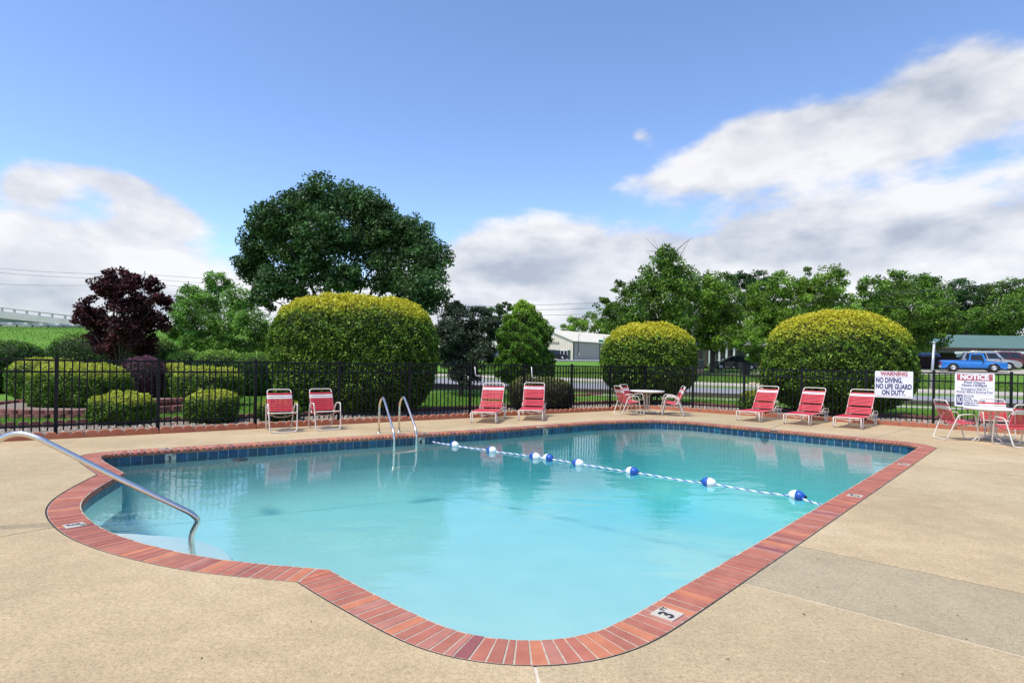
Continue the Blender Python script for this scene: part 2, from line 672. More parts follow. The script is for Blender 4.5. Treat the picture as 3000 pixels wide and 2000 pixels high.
# shell: walls, floor that falls away towards the far corner
M_plaster = mat('pool_plaster', (0.58, 0.615, 0.60), 0.7, col2=(0.52, 0.565, 0.555), scale=1.6, bump=0.1, bscale=30)  # lightened evenly, standing in for cloud reflections the water lacks
M_step = mat('step_plaster', (0.66, 0.72, 0.70), 0.7, var=0.04, scale=3)
wall = inner_loop(CW - 0.03)
fa, fb = G(1331, 1302, WATER_Z), G(2335, 1453, WATER_Z)           # the float line: shallow on the near side
fd = (fb - fa).normalized(); fn = Vector((-fd.y, fd.x, 0))
if fn.y < 0: fn = -fn


def floor_z(p):
    d = (Vector((p.x, p.y, 0)) - Vector((fa.x, fa.y, 0))).dot(fn)
    return -1.05 - 0.15 * sstep(-7, -1, d) - 0.85 * sstep(-1.5, 6.5, d)


mb = MB(); n = len(wall)
cen_ = [(p.x, p.y) for p in wall]
wn_ = []
for i in range(n):
    t = (wall[(i + 1) % n] - wall[i - 1]).normalized(); wn_.append(Vector((-t.y, t.x, 0)) * SGN)
rows = [(0.0, None, -0.06), (0.0, None, -0.45)] + [(0.55 * (1 - math.cos(math.radians(q))), 0.6 * (1 - math.sin(math.radians(q))), 0) for q in (0, 22, 45, 68, 90)]
for ins_, up_, z_ in rows:
    for p, w_ in zip(wall, wn_):
        q = p + w_ * ins_
        mb.v.append((q.x, q.y, z_ if up_ is None else min(-0.46, floor_z(q) + up_ + 0.004)))
for k in range(len(rows) - 1):
    for i in range(n):
        j = (i + 1) % n
        f = (k * n + i, k * n + j, (k + 1) * n + j, (k + 1) * n + i)
        mb.face(f[::-1] if SGN < 0 else f, True)
xs = [p.x for p in wall]; ys = [p.y for p in wall]
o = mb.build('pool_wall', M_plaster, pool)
x0, x1, y0, y1 = min(xs) - .2, max(xs) + .2, min(ys) - .2, max(ys) + .2
mb = MB(); NX, NY = 48, 48
for j in range(NY + 1):
    for i in range(NX + 1):
        p = Vector((x0 + (x1 - x0) * i / NX, y0 + (y1 - y0) * j / NY, 0)); mb.v.append((p.x, p.y, floor_z(p)))
for j in range(NY):
    for i in range(NX):
        k = j * (NX + 1) + i; mb.face((k, k + 1, k + NX + 2, k + NX + 1), True)
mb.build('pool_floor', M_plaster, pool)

# curved entry steps in the bay
bay = Vector((-4.3, 5.2, 0))
for k, (rad, z) in enumerate(((0.95, -0.31), (1.32, -0.43), (1.70, -0.56))):
    mb = MB(); mb.lathe([(rad, floor_z(bay) - 0.05), (rad, z - 0.03), (rad - 0.03, z), (0.02, z)], (bay.x, bay.y, 0), 40)
    # keep only what lies inside the pool by trimming to a slightly larger outline is not needed: the wall hides the rest
    mb.build('entry_step', M_step, pool)

# waterline tiles
M_tiles = [mat('blue_tile_%s' % n, c, 0.18, var=0.35, scale=9, spec=0.5) for n, c in
           (('navy', (0.010, 0.055, 0.13)), ('teal', (0.014, 0.085, 0.15)), ('slate', (0.016, 0.05, 0.10)))]
M_grout = mat('tile_grout', (0.62, 0.66, 0.66), 0.8, var=0.1, scale=30)
tl = inner_loop(CW - 0.035)
TL = [0.0]
for a, b in zip(tl, tl[1:] + tl[:1]): TL.append(TL[-1] + (b - a).length)


def tl_point(s):
    s %= TL[-1]
    k = int(np.searchsorted(TL, s, side='right')) - 1
    k = min(k, len(tl) - 1)
    return tl[k].lerp(tl[(k + 1) % len(tl)], (s - TL[k]) / max(1e-6, TL[k + 1] - TL[k]))


grout_loop = inner_loop(CW - 0.031)
ring_strip(grout_loop, grout_loop, -0.062, -0.225, 'grout_band', M_grout, pool)
unseen = MB()
nt_ = int(TL[-1] / 0.158)
for i in range(nt_):
    s0 = TL[-1] * i / nt_ + 0.004; s1 = TL[-1] * (i + 1) / nt_ - 0.004
    a, b = tl_point(s0), tl_point(s1)
    d = (b - a); L = d.length
    if L < 0.05: continue
    d /= L
    nw = Vector((-d.y, d.x, 0)) * SGN
    facing = nw.dot(Vector((-a.x, -a.y, 0)).normalized()) > 0.05
    c = (a + b) / 2 + nw * 0.004
    mb = MB() if facing else unseen
    mb.box((c.x, c.y, -0.143), (L, 0.010, 0.150), math.atan2(d.y, d.x))
    if facing: mb.build('waterline_tile', rnd.choice(M_tiles), pool)
o = unseen.build('waterline_tile_band', M_tiles[0], pool); o['kind'] = 'stuff'

# the water: one closed body that tints what is seen through it
M_water = bpy.data.materials.new('pool_water'); M_water.use_nodes = True
nt = M_water.node_tree
for n_ in list(nt.nodes): nt.nodes.remove(n_)
mo = nt.nodes.new('ShaderNodeOutputMaterial')
fr = nt.nodes.new('ShaderNodeFresnel'); fr.inputs['IOR'].default_value = 1.33
rf = nt.nodes.new('ShaderNodeBsdfTransparent')
gl = nt.nodes.new('ShaderNodeBsdfGlossy'); gl.inputs['Roughness'].default_value = 0.012
mx = nt.nodes.new('ShaderNodeMixShader')
nt.links.new(fr.outputs[0], mx.inputs[0]); nt.links.new(rf.outputs[0], mx.inputs[1]); nt.links.new(gl.outputs[0], mx.inputs[2])
nt.links.new(mx.outputs[0], mo.inputs['Surface'])
tc = nt.nodes.new('ShaderNodeTexCoord')
mp = nt.nodes.new('ShaderNodeMapping'); mp.inputs['Rotation'].default_value = (0, 0, 0.5); mp.inputs['Scale'].default_value = (1.0, 1.9, 1.0)
nt.links.new(tc.outputs['Object'], mp.inputs['Vector'])
nz = nt.nodes.new('ShaderNodeTexNoise'); nz.inputs['Scale'].default_value = 1.6; nz.inputs['Detail'].default_value = 3.0; nz.inputs['Roughness'].default_value = 0.55
nt.links.new(mp.outputs[0], nz.inputs['Vector'])
nz2 = nt.nodes.new('ShaderNodeTexNoise'); nz2.inputs['Scale'].default_value = 9.0; nz2.inputs['Detail'].default_value = 2.0
nt.links.new(mp.outputs[0], nz2.inputs['Vector'])
ad = nt.nodes.new('ShaderNodeMath'); ad.operation = 'MULTIPLY_ADD'; ad.inputs[1].default_value = 0.10
nt.links.new(nz2.outputs['Fac'], ad.inputs[0]); nt.links.new(nz.outputs['Fac'], ad.inputs[2])
bp = nt.nodes.new('ShaderNodeBump'); bp.inputs['Strength'].default_value = 0.13; bp.inputs['Distance'].default_value = 0.05
nt.links.new(ad.outputs[0], bp.inputs['Height'])
for s_ in (fr, gl): nt.links.new(bp.outputs[0], s_.inputs['Normal'])
va = nt.nodes.new('ShaderNodeVolumeAbsorption')
va.inputs['Color'].default_value = (0.0, 0.905, 0.96, 1); va.inputs['Density'].default_value = 0.195
vs = nt.nodes.new('ShaderNodeVolumeScatter'); vs.inputs['Color'].default_value = (0.12, 0.80, 1.0, 1); vs.inputs['Density'].default_value = 0.10; vs.inputs['Anisotropy'].default_value = 0.3
av = nt.nodes.new('ShaderNodeAddShader'); nt.links.new(va.outputs[0], av.inputs[0]); nt.links.new(vs.outputs[0], av.inputs[1])
nt.links.new(av.outputs[0], mo.inputs['Volume'])
wl = inner_loop(CW - 0.025)
mb = MB(); mb.poly_prism([(p.x, p.y) for p in wl], -2.6, WATER_Z)
water = mb.build('water', M_water); water['kind'] = 'structure'

# ------------------------------------------------------------------ text helper
def text_mesh(s, size, bold=0.0, spacing=1.0, align='CENTER', sx=1.0, extrude=0.0008):
    cu = bpy.data.curves.new('lettering', 'FONT'); cu.body = s; cu.size = size; cu.offset = bold; cu.extrude = extrude
    cu.space_character = spacing; cu.align_x = align; cu.align_y = 'CENTER'; cu.resolution_u = 3
    o = bpy.data.objects.new('lettering', cu); C.objects.link(o)
    dg = bpy.context.evaluated_depsgraph_get(); dg.update()
    me = bpy.data.meshes.new_from_object(o.evaluated_get(dg))
    bpy.data.objects.remove(o, do_unlink=True)
    if sx != 1.0: me.transform(Matrix.Diagonal((sx, 1, 1, 1)))
    return me


M_ink = mat('black_glaze', (0.02, 0.018, 0.02), 0.4, var=0.2)
M_dtile = mat('white_glazed_tile', (0.54, 0.48, 0.38), 0.3, var=0.06, scale=20)


def depth_tile(p, xdir, up, label, where, big, small):
    """6 inch depth tile; xdir = reading direction, up = top of the letters"""
    root = empty('depth_marker_tile', p)
    xd = Vector(xdir).normalized(); yd = Vector(up).normalized(); zd = xd.cross(yd)
    root.matrix_world = Matrix((( xd.x, yd.x, zd.x, p.x), (xd.y, yd.y, zd.y, p.y), (xd.z, yd.z, zd.z, p.z), (0, 0, 0, 1)))
    mb = MB(); mb.box((0, 0, 0.0), (0.152, 0.152, 0.006)); t = mb.build('tile', M_dtile, root)
    me = text_mesh(big, 0.135, 0.004); o = mesh_obj('lettering', me, M_ink, root); o.location = (-0.018, -0.012, 0.004)
    if small:
        me = text_mesh(small, 0.05, 0.0012); o = mesh_obj('lettering', me, M_ink, root); o.location = (0.044, 0.046, 0.004)
    tag(root, label, 'depth marker', None)
    return root


def coping_tile(px, py, big, small, label, inward_up=True):
    g = G(px, py)
    best = min(((r, i) for r in range(3) for i in range(len(runs[r]))), key=lambda ri: (runs[ri[0]][ri[1]] + rn[ri[0]][ri[1]] * CW / 2 - g).length)
    n = rn[best[0]][best[1]]
    up = n * (1 if inward_up else -1)
    xd = up.cross(Vector((0, 0, 1)))
    return depth_tile(Vector((g.x, g.y, 0.0035)), xd, up, label, None, big, small)


def coping_tile2(px, py, ang_ref, big, small, label):
    """tile whose letters run along the coping (turned a quarter, as by the near corner)"""
    g = G(px, py)
    best = min(((r, i) for r in range(3) for i in range(len(runs[r]))), key=lambda ri: (runs[ri[0]][ri[1]] + rn[ri[0]][ri[1]] * CW / 2 - g).length)
    r, i = best
    t = (runs[r][min(i + 1, len(runs[r]) - 1)] - runs[r][max(i - 1, 0)]).normalized() * ang_ref
    return depth_tile(Vector((g.x, g.y, 0.0035)), Vector((0, 0, 1)).cross(-t), t, label, None, big, small)


coping_tile(1954, 1799, '3', 'FT', 'cream 3 FT depth tile set in the brick coping near the patched grey slab', True)
coping_tile(219, 1539, '3', 'FT', 'cream 3 FT depth tile on the coping of the curved step bay', True)
coping_tile(2505, 1452, '5', 'FT', 'cream 5 FT depth tile in the coping beside the end of the float rope', True)
coping_tile(2648, 1359.5, '5', 'FT', 'cream 5 FT depth tile in the coping near the sharp pool corner', True)
coping_tile(2269, 1260, '5', 'FT', 'cream depth tile in the coping before the three loungers', True)
coping_tile(1583, 1251, '5', 'FT', 'cream depth tile in the coping between the two loungers and the table', True)
coping_tile(486, 1314.5, '3', 'FT', 'cream depth tile in the coping above the 3 FT waterline marker', True)
coping_tile(1245, 1270, '4', 'FT', 'cream depth tile in the coping beside the pool ladder', True)
g = G(2506, 1275)
depth_tile(Vector((g.x, g.y, 0.004)), (0.78, -0.62, 0), (0.62, 0.78, 0), 'blank white tile set in the concrete deck before the loungers', None, ' ', '')


def wall_tile(px, py, big, label):
    """marker standing in the waterline tile band"""
    g = G(px, py, -0.12)
    k = min(range(len(tl)), key=lambda i: (Vector((tl[i].x, tl[i].y, 0)) - Vector((g.x, g.y, 0))).length)
    a, b = tl[k - 1], tl[(k + 1) % len(tl)]
    d = (b - a).normalized(); nw = Vector((-d.y, d.x, 0)) * SGN
    u_, _ = unroll(px, py)
    # slide along the wall until the sight line is met
    t = (u_ / F * tl[k].y - tl[k].x) / (d.x - u_ / F * d.y)
    p = tl[k] + d * t + nw * 0.012
    xd = Vector((0, 0, 1)).cross(nw)
    return depth_tile(Vector((p.x, p.y, -0.142)), xd, (0, 0, 1), label, None, big, 'FT')


wall_tile(500, 1340, '3', 'white 3 FT marker in the blue waterline tiles near the step bay')
wall_tile(1234, 1290, '4', 'white FT marker in the blue waterline tiles beside the pool ladder')
wall_tile(1597, 1263, '5', 'white FT marker in the blue waterline tiles below the two loungers')

# ------------------------------------------------------------------ the deck, slab by slab
EK = Vector((4.70, 20.05, 0))                    # corner of the edging
U1 = Vector((0.8089, 0.588, 0)); N1 = Vector((-0.588, 0.8089, 0))
U2 = Vector((0.7847, -0.62, 0)); N2 = Vector((0.62, 0.7847, 0))
DL = EK - U1 * 26; DR = EK + U2 * 16
bound = [DL, EK, DR, Vector((DR.x, -6, 0)), Vector((DL.x, -6, 0))]     # clockwise seen from above

M_deck = bpy.data.materials.new('sand_concrete'); M_deck.use_nodes = True
nt = M_deck.node_tree; p_ = nt.nodes['Principled BSDF']; p_.inputs['Roughness'].default_value = 0.85; p_.inputs['Specular IOR Level'].default_value = 0.3
tc = nt.nodes.new('ShaderNodeTexCoord')


def noise_of(nt, tc, scale, detail, rough=0.5):
    t = nt.nodes.new('ShaderNodeTexNoise'); t.inputs['Scale'].default_value = scale; t.inputs['Detail'].default_value = detail; t.inputs['Roughness'].default_value = rough
    nt.links.new(tc.outputs['Object'], t.inputs['Vector']); return t.outputs['Fac']


def ramp_of(nt, fac, stops):
    r = nt.nodes.new('ShaderNodeValToRGB')
    while len(r.color_ramp.elements) < len(stops): r.color_ramp.elements.new(0.5)
    for e, (pos, col) in zip(r.color_ramp.elements, stops): e.position = pos; e.color = (*col, 1)
    nt.links.new(fac, r.inputs['Fac']); return r.outputs[0]


def mix_of(nt, mode, fac, a, b):
    n = nt.nodes.new('ShaderNodeMix'); n.data_type = 'RGBA'; n.blend_type = mode
    if isinstance(fac, float): n.inputs[0].default_value = fac
    else: nt.links.new(fac, n.inputs[0])
    nt.links.new(a, n.inputs[6]); nt.links.new(b, n.inputs[7]); return n.outputs[2]


big = ramp_of(nt, noise_of(nt, tc, 0.55, 6, 0.6), [(0.3, (0.40, 0.302, 0.176)), (0.52, (0.485, 0.37, 0.218)), (0.72, (0.555, 0.44, 0.275))])
fine = ramp_of(nt, noise_of(nt, tc, 95, 3, 0.7), [(0.28, (0.62, 0.60, 0.57)), (0.5, (1.0, 1.0, 1.0)), (0.72, (1.22, 1.20, 1.16))])
mid = ramp_of(nt, noise_of(nt, tc, 5.0, 5, 0.65), [(0.3, (0.90, 0.89, 0.88)), (0.7, (1.07, 1.06, 1.05))])
spot = ramp_of(nt, noise_of(nt, tc, 17, 2, 0.5), [(0.0, (1, 1, 1)), (0.70, (1, 1, 1)), (0.78, (0.72, 0.69, 0.66))])
peb_ = ramp_of(nt, noise_of(nt, tc, 34, 4, 0.75), [(0.30, (0.74, 0.72, 0.68)), (0.5, (1.0, 1.0, 1.0)), (0.70, (1.16, 1.15, 1.14))])
c_ = mix_of(nt, 'MULTIPLY', 1.0, big, fine); c_ = mix_of(nt, 'MULTIPLY', 1.0, c_, peb_); c_ = mix_of(nt, 'MULTIPLY', 1.0, c_, mid); c_ = mix_of(nt, 'MULTIPLY', 0.6, c_, spot)
nt.links.new(c_, p_.inputs['Base Color'])
bn = nt.nodes.new('ShaderNodeBump'); bn.inputs['Strength'].default_value = 0.35; bn.inputs['Distance'].default_value = 0.006
nt.links.new(noise_of(nt, tc, 120, 4, 0.6), bn.inputs['Height']); nt.links.new(bn.outputs[0], p_.inputs['Normal'])
M_deck_grey = M_deck.copy(); M_deck_grey.name = 'newer_grey_concrete'
for n_ in M_deck_grey.node_tree.nodes:
    if n_.type == 'VALTORGB' and abs(n_.color_ramp.elements[0].color[0] - 0.40) < 0.01:
        for e, c in zip(n_.color_ramp.elements, ((0.345, 0.28, 0.178), (0.38, 0.312, 0.20), (0.415, 0.345, 0.228))): e.color = (*c, 1)
M_deck_b = M_deck.copy(); M_deck_b.name = 'weathered_sand_concrete'
for n_ in M_deck_b.node_tree.nodes:
    if n_.type == 'VALTORGB' and abs(n_.color_ramp.elements[0].color[0] - 0.40) < 0.01:
        for e, c in zip(n_.color_ramp.elements, ((0.39, 0.302, 0.176), (0.45, 0.353, 0.21), (0.50, 0.40, 0.25))): e.color = (*c, 1)
M_joint = mat('pale_joint_filler', (0.62, 0.53, 0.42), 0.9, var=0.15, scale=10)
M_soil = mat('joint_soil', (0.10, 0.085, 0.065), 0.95, var=0.3, scale=10)

# the coping's deck side, one closed path, with arc length
cop = []; copn = []
for r in range(3):
    for i in range(len(runs[r]) - 1):
        cop.append(runs[r][i])
        copn.append(rn[r][i] if i else ((rn[r][0] + rn[r - 1][-1]).normalized()))
CL = [0.0]
for a, b in zip(cop, cop[1:] + cop[:1]): CL.append(CL[-1] + (b - a).length)


def cop_param(g):
    k = min(range(len(cop)), key=lambda i: (cop[i] - g).length); return CL[k]


def cop_point(s):
    s %= CL[-1]
    k = min(int(np.searchsorted(CL, s, side='right')) - 1, len(cop) - 1)
    t = (s - CL[k]) / max(1e-9, CL[k + 1] - CL[k])
    return cop[k].lerp(cop[(k + 1) % len(cop)], t) - copn[k] * 0.018


def ray_to_bound(p, d):
    best = None
    for k in range(5):
        a, b = bound[k], bound[(k + 1) % 5]; e = b - a
        den = d.x * e.y - d.y * e.x
        if abs(den) < 1e-9: continue
        q = a - p
        t = (q.x * e.y - q.y * e.x) / den; u = (q.x * d.y - q.y * d.x) / den
        if t > 1e-4 and -1e-6 <= u <= 1 + 1e-6 and (best is None or t < best[0]): best = (t, k + u, p + d * t)
    return best


JOINTS = [((1555, 1953), (1565, 2000)), ((2178, 1703), (3000, 1917)), ((2335, 1596), (3000, 1737)), ((2556, 1447), (2946, 1509)),
          ((2667, 1362), (2941, 1389)), ((2566, 1283), (2667, 1255)), ((2254, 1256), (2292, 1243)), ((1888, 1229), (1945, 1214)),
          ((1300, 1263), (1212, 1245)), ((252, 1327), (0, 1330.5)), ((161, 1544), (0, 1573))]
js = []
for a, b in JOINTS:
    ga, gb = G(*a), G(*b)
    js.append((cop_param(ga), (gb - ga).normalized()))
order = sorted(range(len(js)), key=lambda i: js[i][0])
deck = empty('pool_deck'); deck['kind'] = 'structure'
deck['label'] = 'sandy concrete pool deck poured in slabs'
GAP = 0.008
for q in range(len(order)):
    i, j = order[q], order[(q + 1) % len(order)]
    s0, d0_ = js[i]; s1, d1_ = js[j]
    if s1 <= s0: s1 += CL[-1]
    s0 += GAP; s1 -= GAP
    path = [cop_point(s0)] + [cop_point(c) for c in sorted(x for base in (0, CL[-1]) for x in [v + base for v in CL[:-1]] if s0 < x < s1)] + [cop_point(s1)]
    e0 = ray_to_bound(path[0], d0_); e1 = ray_to_bound(path[-1], d1_)
    # which way round the boundary: the runs are anticlockwise if SGN > 0
    k1, k0 = e1[1], e0[1]
    mids = []
    if SGN > 0:      # pool path anticlockwise: boundary back from e1 to e0 runs clockwise (bound is clockwise)
        if k0 <= k1: k0 += 5
        kk = math.floor(k1) + 1
        while kk < k0: mids.append(bound[kk % 5]); kk += 1
    else:
        if k0 >= k1: k0 -= 5
        kk = math.ceil(k1) - 1
        while kk > k0: mids.append(bound[kk % 5]); kk -= 1
    poly = path + [e1[2]] + mids + [e0[2]]
    mb = MB(); mb.poly_prism([(p.x, p.y) for p in poly], -0.09, 0.0 + rnd.uniform(-0.0015, 0.0015))
    m = M_deck
    name_i = JOINTS[i][0]
    if {JOINTS[i][0], JOINTS[j][0]} == {(2178, 1703), (2335, 1596)}: m = M_deck_grey
    elif (q % 3) == 1: m = M_deck_b
    mb.build('concrete_slab', m, deck)
for (a, b), (s, d) in zip(JOINTS, js):           # filler low in each joint
    p = cop_point(s); e = ray_to_bound(p, d)[2]
    nrm = Vector((-d.y, d.x, 0)) * 0.02
    mb = MB(); mb.quad(*[Vector((v.x, v.y, -0.0035)) for v in (p + nrm, p - nrm, e - nrm, e + nrm)])
    me = mb.build('joint_filler', M_joint if a in ((1555, 1953), (2178, 1703), (2556, 1447), (161, 1544)) else M_soil, deck)

# dry leaves and grit blown onto the deck
M_litter = mat('dry_leaf', (0.12, 0.075, 0.04), 0.9, var=0.3, scale=30)
for k in range(16):
    while True:
        px, py = rnd.uniform(150, 2950), rnd.uniform(1330, 1980)
        g = G(px, py)
        if (g - cop[min(range(len(cop)), key=lambda i: (cop[i] - g).length)]).dot(copn[min(range(len(cop)), key=lambda i: (cop[i] - g).length)]) < -0.05: break
    s = rnd.uniform(0.004, 0.009); a = rnd.uniform(0, 6.3)
    mb = MB(); ca, sa = math.cos(a) * s, math.sin(a) * s
    for dx, dy, dz in ((-1.6, 0, .001), (-.4, -.6, .003), (1.4, -.1, .006), (.2, .7, .004)): mb.v.append((dx * ca - dy * sa, dx * sa + dy * ca, dz))
    mb.face((0, 1, 2)); mb.face((0, 2, 3))
    o = mb.build('fallen_leaf', M_litter); o.location = (g.x, g.y, 0.002)
    tag(o, 'tiny dry brown leaf scrap lying on the concrete deck', 'leaf', 'leaf scraps on the deck')

# ------------------------------------------------------------------ ground
def in_poly(x, y, poly):
    c = False; n = len(poly); j = n - 1
    for i in range(n):
        a, b = poly[i], poly[j]
        if (a.y > y) != (b.y > y) and x < (b.x - a.x) * (y - a.y) / (b.y - a.y) + a.x: c = not c
        j = i
    return c


def grid_axis(segs):
    out = []
    for a, b, s in segs:
        n = max(1, round((b - a) / s))
        out += [a + (b - a) * i / n for i in range(n)]
    out.append(segs[-1][1]); return out


gx = grid_axis([(-900, -160, 60), (-160, -30, 5), (-30, 14, 0.8), (14, 60, 3), (60, 160, 10), (160, 900, 60)])
gy = grid_axis([(-200, -8, 16), (-8, 24, 0.8), (24, 120, 3), (120, 240, 8), (240, 1600, 80)])
hole = [p - n * 0.35 for p, n in zip(cop, copn)]
mb = MB()
for y in gy:
    for x in gx: mb.v.append((x, y, terr(x, y) - 0.03))
W_ = len(gx)
for j in range(len(gy) - 1):
    for i in range(W_ - 1):
        xs_, ys_ = (gx[i], gx[i + 1]), (gy[j], gy[j + 1])
        cx_, cy_ = sum(xs_) / 2, sum(ys_) / 2
        if -9 < cx_ < 12 and -1 < cy_ < 18 and (in_poly(cx_, cy_, hole) or any(in_poly(x, y, hole) for x in xs_ for y in ys_)): continue
        k = j * W_ + i
        mb.face((k, k + 1, k + W_ + 1, k + W_), True)
M_grass = bpy.data.materials.new('mown_grass'); M_grass.use_nodes = True
nt = M_grass.node_tree; p_ = nt.nodes['Principled BSDF']; p_.inputs['Roughness'].default_value = 0.9; p_.inputs['Specular IOR Level'].default_value = 0.15
tc = nt.nodes.new('ShaderNodeTexCoord')
a_ = ramp_of(nt, noise_of(nt, tc, 0.35, 6, 0.6), [(0.3, (0.085, 0.20, 0.022)), (0.55, (0.125, 0.26, 0.032)), (0.75, (0.17, 0.28, 0.05))])
b_ = ramp_of(nt, noise_of(nt, tc, 9, 5, 0.7), [(0.3, (0.7, 0.74, 0.65)), (0.7, (1.2, 1.15, 1.15))])
nt.links.new(mix_of(nt, 'MULTIPLY', 1.0, a_, b_), p_.inputs['Base Color'])
bn = nt.nodes.new('ShaderNodeBump'); bn.inputs['Strength'].default_value = 0.7; bn.inputs['Distance'].default_value = 0.06
nt.links.new(noise_of(nt, tc, 25, 5, 0.7), bn.inputs['Height']); nt.links.new(bn.outputs[0], p_.inputs['Normal'])
ground = mb.build('ground', M_grass); ground['kind'] = 'structure'
# ------------------------------------------------------------------ street, kerbs, walks
M_asphalt = mat('worn_asphalt', (0.20, 0.20, 0.21), 0.9, col2=(0.27, 0.27, 0.275), scale=1.2, bump=0.3, bscale=40)
M_walk = mat('pale_concrete_walk', (0.40, 0.36, 0.29), 0.9, var=0.12, scale=2, bump=0.2, bscale=30)
M_wallstone = mat('dark_low_wall', (0.13, 0.11, 0.085), 0.95, col2=(0.07, 0.06, 0.045), scale=3, bump=0.6, bscale=12)  # dark brown stone, mottled between two tones


def kpt(a, b, x, off=0.0): return Vector((x, line_y(a, b, x) + off, 0))


XL, XR = -45.0, 60.0
# the sidewalk and kerb on the far side
mb = MB()
drape('street', kpt(KN0, KN1, XL), kpt(KN0, KN1, XR), kpt(KF0, KF1, XR), kpt(KF0, KF1, XL), 60, 6, -0.018, M_asphalt)
drape('sidewalk', kpt(KF0, KF1, XL, 0.12), kpt(KF0, KF1, XR, 0.12), kpt(KF0, KF1, XR, 2.4), kpt(KF0, KF1, XL, 2.4), 60, 2, 0.09, M_walk)
mb = MB()
for i in range(60):
    xa, xb = XL + (XR - XL) * i / 60, XL + (XR - XL) * (i + 1) / 60
    a, b = kpt(KF0, KF1, xa), kpt(KF0, KF1, xb)
    for A, B in ((a, b),):
        d = (B - A); L = d.length
        mb.box(((A.x + B.x) / 2, (A.y + B.y) / 2 + 0.05, 0.04), (L - 0.01, 0.16, 0.14), math.atan2(d.y, d.x))
o = mb.build('far_kerb', M_walk); o['kind'] = 'structure'
mb = MB()
for i in range(52):
    xa, xb = -6 + 50 * i / 52, -6 + 50 * (i + 1) / 52
    a, b = kpt(KN0, KN1, xa, -0.35), kpt(KN0, KN1, xb, -0.35)
    d = b - a
    mb.box(((a.x + b.x) / 2, (a.y + b.y) / 2, 0.06 + rnd.uniform(-.012, .012)), (d.length - 0.02, 0.30 + rnd.uniform(-.03, .03), 0.22), math.atan2(d.y, d.x))
o = mb.build('low_stone_wall', M_wallstone); tag(o, 'low dark stone kerb wall along the street edge', 'wall')
drape('near_walk', kpt(KN0, KN1, 4, -3.0), kpt(KN0, KN1, 44, -3.0), kpt(KN0, KN1, 44, -1.9), kpt(KN0, KN1, 4, -1.9), 30, 1, -0.016, M_walk)
# parking lot by the metal building, drive by the houses
drape('parking_lot', At(1380, 1060, 92), At(1860, 1060, 92), At(1900, 1060, 150), At(1330, 1060, 150), 14, 10, 0.05, M_asphalt)
drape('driveway', At(1990, 1075, 50), At(3100, 1075, 48), At(3150, 1075, 58), At(2000, 1075, 56), 40, 4, 0.04, M_walk)

# ------------------------------------------------------------------ planting strip along the fence
M_gravel = mat('gravel_bed', (0.30, 0.245, 0.19), 0.95, col2=(0.14, 0.105, 0.08), scale=26, bump=1.0, bscale=30)
M_soilbed = mat('dark_mulch', (0.045, 0.033, 0.026), 0.95, var=0.5, scale=14, bump=0.9, bscale=24)
BED1, BED2 = 2.35, 3.0


def offs_corner(o1, o2):
    """where the two fence-parallel lines at these offsets meet"""
    a = EK + N1 * o1; b = EK + N2 * o2
    den = U1.x * U2.y - U1.y * U2.x
    q = b - a
    t = (q.x * U2.y - q.y * U2.x) / den
    return a + U1 * t


def bed_strip(name, o1, o2, o3, o4, z, m):
    c0, c1 = offs_corner(o1, o3), offs_corner(o2, o4)
    l0, l1 = EK - U1 * 26 + N1 * o1, EK - U1 * 26 + N1 * o2
    r0, r1 = EK + U2 * 18 + N2 * o3, EK + U2 * 18 + N2 * o4
    mb = MB(); NS = 1
    mb.quad(l0, c0, c1, l1); mb.quad(c0, r0, r1, c1)
    for v in range(len(mb.v)): mb.v[v] = (mb.v[v][0], mb.v[v][1], z)
    o = mb.build(name, m); o['kind'] = 'structure'; return o


bed_strip('mulch_strip', 0.0, 1.05, 0.0, 1.05, -0.012, M_soilbed)
bed_strip('gravel_strip', 1.05, BED1, 1.05, BED2, -0.010, M_gravel)

# loose stones on the gravel strip
cols = [(0.34, 0.28, 0.22), (0.22, 0.17, 0.13), (0.42, 0.37, 0.31), (0.28, 0.15, 0.11)]
peb = [MB() for _ in cols]
for k in range(5200):
    left = rnd.random() < 0.62
    if left:
        t = rnd.uniform(0, 21); o_ = rnd.uniform(0.95, BED1); p = EK - U1 * t + N1 * o_
    else:
        t = rnd.uniform(-0.5, 11); o_ = rnd.uniform(0.95, BED2); p = EK + U2 * t + N2 * o_
    s = rnd.uniform(0.018, 0.045); mb = peb[rnd.choices((0, 1, 2, 3), (5, 3, 3, 1))[0]]
    b = len(mb.v); a = rnd.uniform(0, 6.3)
    for kx in range(4):
        aa = a + kx * 1.571; mb.v.append((p.x + math.cos(aa) * s * rnd.uniform(.7, 1.2), p.y + math.sin(aa) * s * rnd.uniform(.7, 1.2), -0.012 + s * 0.3))
    mb.v.append((p.x, p.y, -0.008 + s * rnd.uniform(.7, 1.1)))
    for kx in range(4): mb.face((b + kx, b + (kx + 1) % 4, b + 4))
gr = empty('gravel'); tag(gr, 'loose brown and cream stones spread in the bed behind the fence', 'gravel', kind='stuff')
for mb, c in zip(peb, cols):
    o = mb.build('stones', mat('stone_%d' % int(c[0] * 100), c, 0.9, var=0.2, scale=20), gr); o['kind'] = 'stuff'

